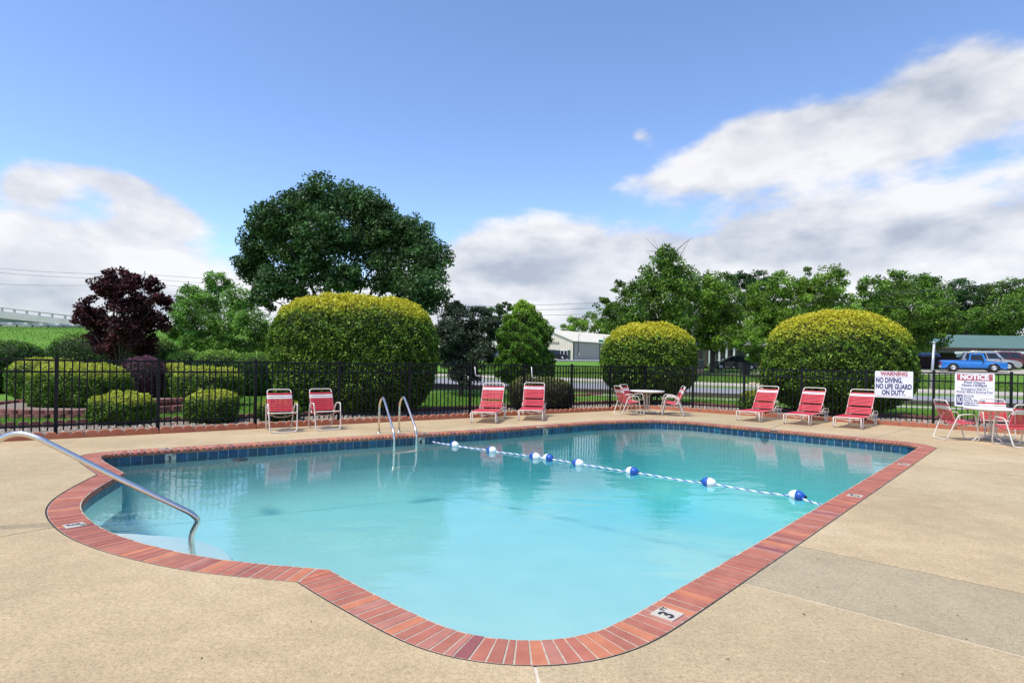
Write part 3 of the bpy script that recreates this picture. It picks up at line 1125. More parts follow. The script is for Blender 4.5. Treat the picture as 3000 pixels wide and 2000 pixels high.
# scalloped edging: straight pieces with three humps each
def edging_mesh(L=0.60, humps=3, h=0.135, th=0.06):
    mb = MB(); pts = []
    n = humps * 8
    for i in range(n + 1):
        u = i / n; x = -L / 2 + 0.006 + (L - 0.012) * u
        ph = (u * humps) % 1.0 if i < n else 1.0
        pts.append((x, h - 0.062 + 0.062 * math.sqrt(max(0.0, 1 - (2 * ph - 1) ** 2))))
    b = 0
    for y in (-th / 2, th / 2):
        for x, z in pts: mb.v.append((x, y, -0.03))
        for x, z in pts: mb.v.append((x, y, z - 0.008))
    m = n + 1
    for x, z in pts: mb.v.append((x, -th / 2 + 0.012, z))
    for x, z in pts: mb.v.append((x, th / 2 - 0.012, z))
    for i in range(n):
        mb.face((i, i + 1, m + i + 1, m + i)); mb.face((2 * m + i + 1, 2 * m + i, 3 * m + i, 3 * m + i + 1))
        mb.face((m + i, m + i + 1, 4 * m + i + 1, 4 * m + i), True); mb.face((3 * m + i + 1, 3 * m + i, 5 * m + i, 5 * m + i + 1), True)
        mb.face((4 * m + i, 4 * m + i + 1, 5 * m + i + 1, 5 * m + i), True)
    for i, s in ((0, 1), (n, -1)):
        f = (i, m + i, 4 * m + i, 5 * m + i, 3 * m + i, 2 * m + i)
        mb.face(f if s > 0 else f[::-1])
    return mb.mesh('edging_stone')


EDM = [edging_mesh(), None]
EDM[1] = EDM[0].copy()
EDM[0].materials.append(M_edge); EDM[1].materials.append(M_edge2)


def edging_row(label, p0, d, L, me, first=0.0):
    root = empty('scalloped_edging', p0, 0); tag(root, label, 'edging')
    rz = math.atan2(d.y, d.x); n = int(L / 0.6)
    for i in range(n):
        o = bpy.data.objects.new('edging_stone', me); C.objects.link(o); o.parent = root
        c = d * (i * 0.6 + 0.3)
        o.location = (c.x + rnd.uniform(-.004, .004), c.y + rnd.uniform(-.008, .008), rnd.uniform(-0.012, 0.006))
        o.rotation_euler = (rnd.uniform(-.02, .02), rnd.uniform(-.015, .015), rz + rnd.uniform(-.02, .02))
    return root


NE = 0.034
edging_row('terracotta scalloped edging along the deck behind the two armchairs', EK + N1 * NE - U1 * 19.8, U1, 19.8, EDM[0])
edging_row('terracotta scalloped edging along the deck behind the three loungers', EK + N2 * NE, U2, 13.2, EDM[0])
cb = offs_corner(BED1, BED2)
edging_row('dark scalloped edging between the lawn shrubs and the gravel strip', cb - U1 * 22.2, U1, 22.2, EDM[1])
edging_row('dark scalloped edging beyond the fence on the street side', cb, U2, 13.2, EDM[1])

# ------------------------------------------------------------------ the fence
FO = 0.40
FK = offs_corner(FO, FO)


def on_line(px, py, P, U):
    """plan point where the sight line through px crosses the vertical plane through P along U"""
    u, v = unroll(px, py); k = u / F
    t = (k * P.y - P.x) / (U.x - k * U.y)
    return P + U * t, t


fence = empty('pool_fence', (0, 0, 0)); tag(fence, 'black metal picket fence running round the pool deck', 'fence')
tl_posts = [on_line(x, y, FK, U1)[1] for x, y in ((164, 1200), (463, 1200), (748, 1190), (993, 1180), (1198, 1170), (1377, 1160), (1535, 1150), (1674, 1140), (1788, 1135))]
tl_posts = [tl_posts[0] - 1.88 * k for k in (3, 2, 1)] + tl_posts + [0.0]
tr_posts = [0.0] + [on_line(x, y, FK, U2)[1] for x, y in ((2030, 1135), (2180, 1140), (2348, 1140), (2537, 1150), (2735, 1165), (2962, 1170))]
tr_posts += [tr_posts[-1] + 1.88, tr_posts[-1] + 3.76]
FH = 1.43
mb = MB(); mb.box((0, 0, 0.71), (0.062, 0.062, 1.52)); mb.box((0, 0, 1.475), (0.074, 0.074, 0.012)); mb.box((0, 0, 1.49), (0.05, 0.05, 0.02))
POSTM = mb.mesh('post'); POSTM.materials.append(M_black)
mb = MB(); mb.box((0, 0, 0.765), (0.023, 0.023, 1.30))
PICKM = mb.mesh('picket'); PICKM.materials.append(M_black)


def put(me, name, p, rz, parent, tilt=0.0):
    o = bpy.data.objects.new(name, me); C.objects.link(o); o.parent = parent; o.location = p; o.rotation_euler = (tilt, tilt * .6, rz); return o


for P, U, ts, skip in ((FK, U1, tl_posts, False), (FK, U2, tr_posts, True)):
    rz = math.atan2(U.y, U.x)
    for i, t in enumerate(ts):
        if not (skip and i == 0): put(POSTM, 'post', P + U * t, rz, fence, rnd.uniform(-.006, .006))
        if i + 1 < len(ts):
            t2 = ts[i + 1]; L = t2 - t
            for z, hgt in ((FH, 0.036), (1.215, 0.034), (0.21, 0.034)):
                mb = MB(); mb.box((0, 0, 0), (L - 0.06, 0.032, hgt)); o = mb.build('rail', M_black, fence)
                c = P + U * ((t + t2) / 2); o.location = (c.x, c.y, z); o.rotation_euler = (0, 0, rz)
            n = max(2, round(L / 0.116))
            for k in range(1, n):
                c = P + U * (t + L * k / n)
                put(PICKM, 'picket', (c.x, c.y, rnd.uniform(-.008, .008)), rz, fence, rnd.uniform(-.008, .008))

# ------------------------------------------------------------------ the two signs on the fence
M_signw = mat('white_sign_board', (0.80, 0.80, 0.82), 0.45, var=0.04, scale=6)
M_signr = mat('faded_red_ink', (0.42, 0.10, 0.13), 0.6, var=0.12, scale=20)
M_signb = mat('navy_ink', (0.018, 0.022, 0.13), 0.6, var=0.1, scale=20)


def sign(px0, px1, py0, py1, label):
    a, ta = on_line(px0, (py0 + py1) / 2, FK - N2 * 0.035, U2); b, tb = on_line(px1, (py0 + py1) / 2, FK - N2 * 0.035, U2)
    c = (a + b) / 2; W = (b - a).length
    zt = At((px0 + px1) / 2, py0, c.y).z; zb = At((px0 + px1) / 2, py1, c.y).z
    root = empty('notice_sign', (c.x, c.y, (zt + zb) / 2)); H = zt - zb
    root.rotation_euler = (math.pi / 2, 0, math.atan2(U2.y, U2.x))
    mb = MB(); r = 0.03
    pts = []
    for cx_, cy_, a0 in ((W / 2 - r, H / 2 - r, 0), (-W / 2 + r, H / 2 - r, 90), (-W / 2 + r, -H / 2 + r, 180), (W / 2 - r, -H / 2 + r, 270)):
        for k in range(4):
            an = math.radians(a0 + 30 * k); pts.append((cx_ + r * math.cos(an), cy_ + r * math.sin(an)))
    mb.poly_prism(pts, -0.004, 0.004); mb.build('board', M_signw, root)
    for x in (-W * .42, W * .42):
        for y in (-H * .42, H * .42):
            m2 = MB(); m2.lathe([(0.008, 0.004), (0.008, 0.007), (0.004, 0.009)], (x, y, 0), 8); m2.build('bolt', M_steel, root)
    tag(root, label, 'sign')
    return root, W, H


def letters(root, s, W, H, u, v, h, width, m, bold=0.06, align='CENTER', spacing=1.0):
    """lettering fitted to a width: u, v in board fractions from the top left, h = letter height fraction"""
    me = text_mesh(s, 1.0, bold * 0.3, spacing, 'LEFT')
    xs_ = np.empty(len(me.vertices) * 3); me.vertices.foreach_get('co', xs_); xs_ = xs_.reshape(-1, 3)
    lo, hi = xs_.min(0), xs_.max(0)
    sx = width * W / (hi[0] - lo[0]); sy = h * H / 0.72
    me.transform(Matrix.Translation((-lo[0], 0, 0))); me.transform(Matrix.Diagonal((sx, sy, 1, 1)))
    o = mesh_obj('lettering', me, m, root)
    x0 = (u - 0.5) * W - (width * W / 2 if align == 'CENTER' else 0)
    o.location = (x0, (0.5 - v) * H, 0.0056)


def bar(root, W, H, u0, u1, v0, v1, m, name='printed_band', z=0.0048):
    mb = MB(); mb.box(((u0 + u1) / 2 * W - W / 2, H / 2 - (v0 + v1) / 2 * H, z), ((u1 - u0) * W, (v1 - v0) * H, 0.0008)); mb.build(name, m, root)


sg, W, H = sign(2563, 2675, 1087, 1165, 'white WARNING no diving no life guard sign on the fence')
letters(sg, 'WARNING', W, H, 0.50, 0.105, 0.15, 0.72, M_signr, 0.16)
bar(sg, W, H, 0.04, 0.96, 0.212, 0.222, M_signr)
letters(sg, 'NO DIVING.', W, H, 0.03, 0.355, 0.185, 0.70, M_signb, 0.13, 'LEFT')
letters(sg, 'NO LIFE GUARD', W, H, 0.03, 0.585, 0.185, 0.94, M_signb, 0.13, 'LEFT')
letters(sg, 'ON DUTY.', W, H, 0.50, 0.815, 0.185, 0.62, M_signb, 0.13)
bar(sg, W, H, 0.04, 0.96, 0.945, 0.955, M_signr)
sg, W, H = sign(2797, 2914, 1093, 1192, 'white NOTICE pool hours sign on the fence behind the table')
bar(sg, W, H, 0.05, 0.95, 0.025, 0.22, M_signr)
letters(sg, 'NOTICE', W, H, 0.5, 0.12, 0.145, 0.72, M_signw, 0.18)
letters(sg, 'Pool Hours', W, H, 0.5, 0.275, 0.075, 0.52, M_signb, 0.08)
letters(sg, 'Noon-10:00pm', W, H, 0.5, 0.36, 0.075, 0.62, M_signb, 0.08)
bar(sg, W, H, 0.05, 0.95, 0.428, 0.434, M_signr)
letters(sg, 'Emergency Dial 911', W, H, 0.5, 0.48, 0.055, 0.66, M_signb, 0.05)
letters(sg, 'Shower Before Entering Pool', W, H, 0.5, 0.555, 0.055, 0.90, M_signb, 0.05)
bar(sg, W, H, 0.05, 0.95, 0.613, 0.619, M_signr)
bar(sg, W, H, 0.045, 0.205, 0.65, 0.95, M_signb)
letters(sg, 'NO', W, H, 0.125, 0.80, 0.21, 0.12, M_signw, 0.08)
for k, s in enumerate(('Running', 'Diving', 'Food or Beverage', 'Lifeguard on Duty', 'Glassware in Pool')):
    letters(sg, s, W, H, 0.235, 0.675 + 0.066 * k, 0.05, (0.25, 0.19, 0.54, 0.57, 0.58)[k], M_signb, 0.05, 'LEFT')

# ------------------------------------------------------------------ steel rails
M_esc = mat('escutcheon_plate', (0.55, 0.53, 0.50), 0.3, 1.0, var=0.1, scale=30)


def escutcheon(p, parent):
    mb = MB(); mb.lathe([(0.055, 0.0), (0.055, 0.006), (0.03, 0.018), (0.026, 0.02)], tuple(p), 16); return mb.build('base_plate', M_esc, parent)


hr = empty('handrail', (0, 0, 0)); tag(hr, 'long curved stainless handrail reaching into the step bay', 'handrail')
p_top, p_low = At(66, 1268, 5.12), At(560, 1502, 5.28)
foot = Vector((At(583, 1590, 5.5).x, 5.5, -0.56))
pts = [Vector((-4.86, 5.02, 0.0)), Vector((-4.80, 5.03, 0.45)), At(-40, 1320, 5.05), At(10, 1278, 5.08), At(60, 1267, 5.10), At(112, 1282, 5.11), At(330, 1392, 5.2), p_low,
       At(582, 1523, 5.30), Vector((foot.x - 0.01, 5.36, -0.1)), foot]
mb = MB(); mb.tube(fillet(pts, 0.16, False, 6), 0.0245, 14); mb.build('rail', M_steel, hr)
escutcheon((-4.86, 5.02, 0.0), hr); escutcheon(tuple(foot), hr)

ld = empty('pool_ladder', (0, 0, 0)); tag(ld, 'stainless steel pool ladder with two arched grab rails', 'ladder')
ends = []
for base, top, bend, wat in (((1110, 1268), (1122, 1171), (1153, 1261), (1154, 1319)), ((1169, 1264), (1179, 1168), (1219, 1257), (1219.5, 1311))):
    b = G(*base)
    w = G(wat[0], wat[1], WATER_Z)
    e = Vector((w.x, w.y, 0)) - Vector((b.x, b.y, 0))
    zb = 0.15
    P1 = Vector((b.x, b.y, 0.62)); T = Vector((b.x + e.x * 0.22, b.y + e.y * 0.22, 0.80))
    P2 = Vector((b.x + e.x * 0.46, b.y + e.y * 0.46, 0.62)); BN = Vector((w.x, w.y, zb))
    mb = MB(); mb.tube(fillet([b, P1, T, P2, BN, Vector((w.x, w.y, -0.62))], 0.14, False, 7), 0.0225, 12); mb.build('grab_rail', M_steel, ld)
    escutcheon(tuple(b), ld); ends.append(w)
for z in (-0.24, -0.52):
    a, b = ends; mb = MB(); d = b - a
    mb.box(((a.x + b.x) / 2, (a.y + b.y) / 2, z), (d.length, 0.09, 0.028), math.atan2(d.y, d.x)); mb.build('tread', M_white, ld)

# ------------------------------------------------------------------ float line
M_fw = mat('white_float_plastic', (0.80, 0.80, 0.80), 0.4, var=0.05, scale=10)
M_fb = mat('blue_float_plastic', (0.012, 0.085, 0.40), 0.4, var=0.12, scale=10)
FLOATS = [((1331, 1302), 1), ((1440, 1318), 1), ((1567, 1337), 1), ((1606, 1341), -1), ((1693, 1357), 1), ((1852, 1381), -1), ((2076, 1414), 1), ((2335, 1453), -1)]
FL_LAB = ['white and blue float closest to the pool ladder', 'white and blue float second along the rope from the ladder',
          'white and blue float in the touching pair, ladder side', 'white and blue float in the touching pair, blue end towards the brick edge',
          'lone white and blue float next after the touching pair', 'white and blue float halfway along the float rope',
          'white and blue float second from the 5 FT depth tile', 'large looking white and blue float closest to the 5 FT depth tile']
rope_a = G(1246, 1290, WATER_Z); rope_b = G(2410, 1481, WATER_Z)
fl_pts = [G(px, py + 4, WATER_Z) for (px, py), s in FLOATS]
chain = [rope_a] + fl_pts + [rope_b]
prof_w = [(0.012, -0.105), (0.030, -0.10), (0.052, -0.075), (0.066, -0.04), (0.071, 0.0)]
prof_b = [(0.071, 0.0), (0.066, 0.04), (0.052, 0.075), (0.030, 0.10), (0.012, 0.105)]
prof_n = [(0.014, 0.103), (0.014, 0.125), (0.008, 0.126)]
for i, ((px, py), s) in enumerate(FLOATS):
    d = (chain[i + 2] - chain[i]).normalized() * (1 if s < 0 else -1)
    root = empty('rope_float', (fl_pts[i].x, fl_pts[i].y, WATER_Z + 0.028))
    root.rotation_euler = d.to_track_quat('Z', 'Y').to_euler()
    for nm, pr, m in (('white_half', prof_w, M_fw), ('blue_half', prof_b, M_fb), ('end_plug', prof_n, M_black)):
        mb = MB(); mb.lathe(pr, (0, 0, 0), 20); mb.build(nm, m, root)
    tag(root, FL_LAB[i], 'float', 'floats on the pool rope')
rope = empty('float_rope'); tag(rope, 'blue and white twisted rope strung across the water', 'rope')
strands = {0: MB(), 1: MB(), 2: MB()}
for a, b in zip(chain, chain[1:]):
    L = (b - a).length; d = (b - a) / L; side = Vector((-d.y, d.x, 0)); up = Vector((0, 0, 1)); n = max(4, int(L / 0.022))
    for k in range(3):
        pts = []
        for i in range(n + 1):
            s = L * i / n; an = s / 0.16 * 2 * math.pi + k * 2.094
            sag = 0.012 * math.sin(s * 2.1 + a.x) - 0.004
            pts.append(a + d * s + side * (0.0066 * math.cos(an) + 0.02 * math.sin(math.pi * s / L) * math.sin(a.x * 9)) + up * (0.0066 * math.sin(an) + 0.014 + sag * math.sin(math.pi * s / L)))
        strands[k].tube(pts, 0.0062, 5, caps=False)
strands[0].build('blue_strand', M_fb, rope); strands[1].build('white_strand', M_fw, rope); strands[2].build('white_strand', M_fw, rope)
for p, lab in ((rope_a, 0), (rope_b, 1)):
    mb = MB(); mb.lathe([(0.03, 0), (0.03, 0.01), (0.012, 0.014)], (p.x, p.y, p.z + 0.006), 12); mb.build('cup_anchor', M_steel, rope)

# dark round fittings just under the surface
M_dark = mat('dark_fitting', (0.012, 0.02, 0.025), 0.5, var=0.2)
for px, py, lab in ((703, 1345, 'small dark round fitting in the water below the two armchairs'), (2240, 1278, 'small dark round fitting in the water below the three loungers')):
    g = G(px, py, WATER_Z)
    root = empty('skimmer_lid', (g.x, g.y, WATER_Z)); mb = MB(); mb.lathe([(0.115, -0.012), (0.125, 0.0), (0.12, 0.007), (0.09, 0.011), (0.0, 0.012)], (0, 0, 0), 24); mb.build('disc', M_dark, root)
    mb = MB(); mb.lathe([(0.03, 0.0115), (0.028, 0.02), (0.0, 0.022)], (0, 0, 0), 12); mb.build('knob', M_dark, root)
    tag(root, lab, 'pool fitting')

# ------------------------------------------------------------------ strap furniture
def strap_mesh(w, wid, th=0.005, sag=0.008):
    """a vinyl strap wrapped round both side tubes, lying in local x (across) and y (its width)"""
    mb = MB(); r = 0.0165
    sec = []
    for k in range(7):
        u = -1 + 2 * k / 6; sec.append((u * w, -sag * (1 - u * u)))
    prof = [(x, z + r) for x, z in sec] + [(w + r * 0.9, 0.004), (w + r * .5, -r), (w - 0.02, -r)]
    prof = [(-w + 0.02, -r), (-w - r * .5, -r), (-w - r * 0.9, 0.004)] + prof
    n = len(prof)
    for y in (-wid / 2, wid / 2):
        for x, z in prof: mb.v.append((x, y, z))
    for y in (-wid / 2, wid / 2):
        for i, (x, z) in enumerate(prof):
            mb.v.append((x * (1 - 0.004), y, z - th))
    for i in range(n - 1):
        mb.face((i, i + 1, n + i + 1, n + i), True); mb.face((3 * n + i, 3 * n + i + 1, 2 * n + i + 1, 2 * n + i), True)
        mb.face((2 * n + i, 2 * n + i + 1, i + 1, i)); mb.face((n + i, n + i + 1, 3 * n + i + 1, 3 * n + i))
    return mb


STRAPS = {}


def strap(parent, w, wid, m, origin, along, nrm):
    """place a strap: along = direction of its width, nrm = outward side"""
    key = (round(w, 3), round(wid, 3), m.name)
    if key not in STRAPS:
        me = strap_mesh(w, wid).mesh('strap'); me.materials.append(m); STRAPS[key] = me
    o = bpy.data.objects.new('strap', STRAPS[key]); C.objects.link(o); o.parent = parent
    y = Vector(along).normalized(); z = Vector(nrm).normalized(); x = y.cross(z)
    o.matrix_local = Matrix(((x.x, y.x, z.x, origin[0]), (x.y, y.y, z.y, origin[1]), (x.z, y.z, z.z, origin[2]), (0, 0, 0, 1)))
    return o


def back_straps(t, w, P, D, N, s0, s1, wid, whites, gaps=()):
    """straps up a back rest from s0 to s1 along D; whites counts from the top"""
    n = int((s1 - s0) / (wid + 0.0065)); pitch = (s1 - s0) / n
    for i in range(n):
        if i in gaps: continue
        s = s0 + pitch * (i + 0.5); top_i = n - 1 - i
        strap(t, w, pitch - 0.0115, M_wstrap if top_i in whites else M_red, tuple(P + D * s), D, N)


def make_chair():
    t = empty('strap_armchair')
    R = 0.0135; hw = 0.285
    loop = [(-.25, .33, R), (.25, .33, R), (.285, .12, .56), (.285, -.20, .585), (.262, -.315, R), (-.262, -.315, R), (-.285, -.20, .585), (-.285, .12, .56)]
    mb = MB(); mb.tube(fillet(loop, 0.075, True, 5), R, 8, True); mb.build('arm_and_leg_frame', M_tube, t)
    w = 0.245
    seat = [(-w, -.27, .405), (w, -.27, .405), (w, .13, .345), (w - .005, .345, .86), (-w + .005, .345, .86), (-w, .13, .345)]
    mb = MB(); mb.tube(fillet(seat, 0.07, True, 5), 0.0125, 8, True); mb.build('seat_and_back_frame', M_tube, t)
    for s in (-1, 1):
        mb = MB(); mb.tube([(s * w, .16, .42), (s * .287, .105, .53)], 0.010, 6); mb.build('brace', M_tube, t)
        mb = MB(); mb.tube([(s * w, -.24, .402), (s * .274, -.262, .40)], 0.010, 6); mb.build('brace', M_tube, t)
    mb = MB(); mb.tube(fillet([(-w, .0, .36), (-.1, -.02, .30), (.1, -.02, .30), (w, .0, .36)], 0.06), 0.0085, 6); mb.build('seat_stretcher', M_tube, t)
    P = Vector((0, .13, .345)); D = Vector((0, .215, .515)).normalized(); N = Vector((0, -D.z, D.y))
    back_straps(t, w - .003, P, D, N, 0.055, 0.475, 0.040, (1, 2))
    P = Vector((0, -.255, .403)); D = Vector((0, .385, -.058)).normalized(); N = Vector((0, -D.z, D.y))
    back_straps(t, w, P, D, N, 0.012, 0.375, 0.046, ())
    return t


def make_lounger():
    t = empty('strap_lounger'); R = 0.014; w = 0.30; hz = 0.275
    # foot at -Y, head at +Y;  origin under the middle of the foot end
    mb = MB(); mb.tube(fillet([(-w, 1.86, hz), (-w, 0.03, hz), (w, 0.03, hz), (w, 1.86, hz), ], 0.06, True, 4), R, 8, True); mb.build('seat_frame', M_tube, t)
    for y in (0.16, 1.56):
        for s in (-1, 1):
            mb = MB(); x = s * (w + .012)
            mb.tube(fillet([(x, y - .10, hz - .01), (x, y - .085, R), (x, y + .085, R), (x, y + .12, hz - .01)], 0.07), R, 8); mb.build('leg', M_tube, t)
        mb = MB(); mb.tube(fillet([(-w - .01, y - .09, hz - .05), (-.12, y - .05, hz - .045), (0, y - .05, hz - .085), (.12, y - .05, hz - .045), (w + .01, y - .09, hz - .05)], 0.05), 0.009, 6); mb.build('cross_brace', M_tube, t)
    P = Vector((0, 1.12, hz + .012)); an = math.radians(53); D = Vector((0, math.cos(an), math.sin(an))); N = Vector((0, -D.z, D.y)); L = 0.82
    e = P + D * L
    mb = MB(); mb.tube(fillet([(-w + .025, P.y, P.z), (-w + .012, P.y + D.y * .2, P.z + D.z * .2), (-w + .012, e.y, e.z), (w - .012, e.y, e.z), (w - .012, P.y + D.y * .2, P.z + D.z * .2), (w - .025, P.y, P.z)], 0.075, False, 5), R * .95, 8); mb.build('back_frame', M_tube, t)
    for s in (-1, 1):
        q = P + D * 0.40
        mb = MB(); mb.tube(fillet([(s * (w - .03), q.y, q.z), (s * (w - .03), q.y + .16, hz + .09), (s * (w - .02), 1.72, hz)], 0.05), 0.009, 6); mb.build('back_prop', M_tube, t)
        mb = MB(); mb.tube(fillet([(s * (w + .01), 1.16, hz + .02), (s * (w + .015), 1.30, hz + .115), (s * (w + .015), 1.74, hz + .10), (s * (w + .012), 1.80, hz)], 0.05), 0.011, 6); mb.build('arm_bar', M_tube, t)
    back_straps(t, w - .014, P, D, N, 0.03, 0.715, 0.034, (1, 2), (5,))
    P = Vector((0, 0.05, hz)); D = Vector((0, 1, 0)); N = Vector((0, 0, 1))
    back_straps(t, w, P, D, N, 0.02, 1.03, 0.040, ())
    return t


def make_table(R=0.52):
    t = empty('round_table')
    mb = MB(); mb.lathe([(R - .02, 0.690), (R, 0.697), (R, 0.712), (R - .006, 0.720), (0.03, 0.722), (0.022, 0.722)], (0, 0, 0), 48); mb.build('table_top', M_white, t)
    mb = MB(); mb.tube([(math.cos(a) * (R - .05), math.sin(a) * (R - .05), 0.682) for a in [2 * math.pi * k / 32 for k in range(32)]], 0.011, 6, True); mb.build('rim_tube', M_tube, t)
    for k in range(4):
        a = math.pi / 4 + k * math.pi / 2; c, s = math.cos(a), math.sin(a)
        path = [(c * r, s * r, z) for r, z in ((R - .05, .678), (.17, .672), (.075, .60), (.066, .16), (.12, .10), (.30, .075), (.37, .013))]
        mb = MB(); mb.tube(fillet(path, 0.07, False, 5), 0.0125, 8); mb.build('leg', M_tube, t)
        mb = MB(); mb.lathe([(0.016, 0), (0.016, 0.02), (0.013, 0.022)], (c * .37, s * .37, 0.0), 8); mb.build('foot_cap', M_tube, t)
    for z in (.22, .56):
        mb = MB(); mb.tube([(math.cos(a) * .055, math.sin(a) * .055, z) for a in [2 * math.pi * k / 12 for k in range(12)]], 0.009, 6, True); mb.build('collar', M_tube, t)
    return t


def place(proto, used, p, facing, label, cat, group, tilt=0.0):
    o = proto if not used else copy_tree(proto)
    used.append(1)
    o.location = (p[0], p[1], 0.001)
    o.rotation_euler = (0, 0, math.atan2(facing[1], facing[0]) + math.pi / 2)
    tag(o, label, cat, group)
    return o


ch = make_chair(); cu_ = []
NP = (0.588, -0.809)
CHAIRS = [((-4.83, 12.30), (0.50, -0.86), 'red strap armchair by the fence, the one farther from the ladder'),
          ((-4.09, 12.82), (0.56, -0.83), 'red strap armchair by the fence, the one nearer the ladder'),
          ((3.50, 17.62), (0.93, 0.30), 'red strap armchair with its back to the pool, at the corner table, two-lounger side'),
          ((3.86, 18.62), (0.75, -0.62), 'red strap armchair between the corner table and fence, two-lounger side'),
          ((4.86, 17.55), (-0.95, 0.33), 'red strap armchair with its back to the pool, at the corner table, three-lounger side'),
          ((5.02, 18.30), (-0.95, 0.12), 'red strap armchair between the corner table and fence, three-lounger side'),
          ((9.74, 12.80), (1.0, -0.12), 'red strap armchair seen side-on by the table under the NOTICE sign'),
          ((10.98, 13.25), (-0.42, -0.9), 'red strap armchair between the table and the NOTICE sign, facing the pool'),
          ((10.22, 11.82), (0.16, 0.98), 'red strap armchair seen from behind at the table under the NOTICE sign')]
for p, f, lab in CHAIRS: place(ch, cu_, p, f, lab, 'chair', 'red strap armchairs on the deck')
lo = make_lounger(); lu = []
AX = Vector((-0.69, -0.724))
LOUNGE = [((-0.70, 14.42), (-0.14, -0.99), 'red strap lounger nearer the pool ladder of the pair before the bushes'),
          ((0.50, 15.22), (-0.10, -0.995), 'red strap lounger nearer the corner table of the pair before the bushes'),
          ((6.46, 16.04), AX, 'red strap lounger of the row of three, closest to the corner table'),
          ((7.46, 15.36), AX, 'red strap lounger in the middle of the row of three'),
          ((8.40, 14.66), AX, 'red strap lounger of the row of three, below the WARNING sign')]
for p, f, lab in LOUNGE: place(lo, lu, p, f, lab, 'lounger', 'red strap loungers on the deck')
tb = make_table(); tu = []
place(tb, tu, (4.16, 17.95), (0.3, -0.95), 'round white patio table in the corner of the fence', 'table', 'round patio tables')
place(tb, tu, (10.30, 12.50), (0.5, -0.86), 'round white patio table under the NOTICE sign', 'table', 'round patio tables')
# ------------------------------------------------------------------ foliage
def unit(v): return v / np.maximum(1e-9, np.linalg.norm(v, axis=1, keepdims=True))


def leaf_object(name, cen, size, col, bias, mat_, parent, aspect=0.55, bw=0.8):
    """one mesh of many small leaf blades"""
    n = len(cen)
    nr = unit(nrg.normal(size=(n, 3)) + bias * bw)
    tg = unit(np.cross(nr, nrg.normal(size=(n, 3))))
    bt = np.cross(nr, tg)
    s = size[:, None]
    v = np.empty((n, 4, 3))
    v[:, 0] = cen - tg * s * 0.5
    v[:, 1] = cen - bt * s * 0.5 * aspect + tg * s * 0.04
    v[:, 2] = cen + tg * s * 0.5
    v[:, 3] = cen + bt * s * 0.5 * aspect + tg * s * 0.04
    me = bpy.data.meshes.new(name)
    me.vertices.add(n * 4); me.loops.add(n * 4); me.polygons.add(n)
    me.vertices.foreach_set('co', v.reshape(-1).astype(np.float32))
    me.loops.foreach_set('vertex_index', np.arange(n * 4, dtype=np.int32))
    me.polygons.foreach_set('loop_start', np.arange(0, n * 4, 4, dtype=np.int32))
    me.polygons.foreach_set('loop_total', np.full(n, 4, dtype=np.int32))
    ca = me.color_attributes.new('leaf_colour', 'FLOAT_COLOR', 'POINT')
    c4 = np.ones((n, 4, 4), dtype=np.float32); c4[:, :, :3] = np.clip(col, 0, 1)[:, None, :]
    ca.data.foreach_set('color', c4.reshape(-1))
    me.update(calc_edges=True)
    return mesh_obj(name, me, mat_, parent)


def lobes_px(lst, Y, jit, rnd_):
    """crown lobes given as outlines in the photograph, spread in depth about the trunk"""
    out = []
    for px, py, r in lst:
        y = Y + rnd_.uniform(-jit, jit)
        c = At(px, py, y); R = r / F * Y
        out.append((c, R))
    return out


def crown_points(lobes, total, sub=0.24, per=60, shell=(0.45, 1.0)):
    vol = np.array([R ** 2 for c, R in lobes]); cnt = np.maximum(40, total * vol / vol.sum()).astype(int)
    P, B, K = [], [], []
    for (c, R), n in zip(lobes, cnt):
        k = max(3, n // per)
        d = unit(nrg.normal(size=(k, 3))); rr = R * nrg.uniform(shell[0], shell[1], (k, 1)) ** 0.7
        cc = np.array(c) + d * rr * np.array([1.0, 1.0, 0.92])
        tone = nrg.uniform(0.45, 1.65, k)
        idx = nrg.integers(0, k, n)
        off = unit(nrg.normal(size=(n, 3))) * (nrg.uniform(0, 1, (n, 1)) ** 0.45) * R * sub * 1.55 * np.array([1, 1, 0.68])
        P.append(cc[idx] + off); B.append(unit(d[idx] * 0.7 + off / (R * sub) * 0.25 + np.array([0, 0, 0.75]))); K.append(tone[idx])
    return np.concatenate(P), np.concatenate(B), np.concatenate(K)


def limbs(mb, base, top_z, r0, lobes, lean=(0, 0), nfan=None, twig=True):
    """tapering trunk with limbs that reach into the crown"""
    b = Vector(base); t = Vector((b.x + lean[0], b.y + lean[1], top_z))
    pts = [b.lerp(t, u) + Vector((rnd.uniform(-.04, .04), rnd.uniform(-.04, .04), 0)) * (0 if u in (0, 1) else 1) for u in (0, .15, .5, 1)]
    mb.tube(pts, [r0 * 1.35, r0, r0 * .9, r0 * .75], 9)
    for c, R in (lobes if nfan is None else rnd.sample(lobes, min(nfan, len(lobes)))):
        s = pts[2].lerp(t, rnd.uniform(.3, 1.0)); e = Vector(c)
        m = s.lerp(e, .45) + Vector((rnd.uniform(-.2, .2), rnd.uniform(-.2, .2), (e - s).length * .12))
        rr = r0 * rnd.uniform(.28, .45)
        mb.tube([s, s.lerp(m, .5) + Vector((0, 0, .05)), m, m.lerp(e, .5), e], [rr, rr * .85, rr * .6, rr * .38, rr * .12], 6)
        if twig:
            for _ in range(4):
                a = m.lerp(e, rnd.uniform(.1, .95)); q = a + Vector((rnd.gauss(0, 1), rnd.gauss(0, 1), rnd.gauss(.5, .7))).normalized() * R * rnd.uniform(.5, .95)
                mb.tube([a, a.lerp(q, .5) + Vector((0, 0, .04)), q], [rr * .3, rr * .2, rr * .06], 5)


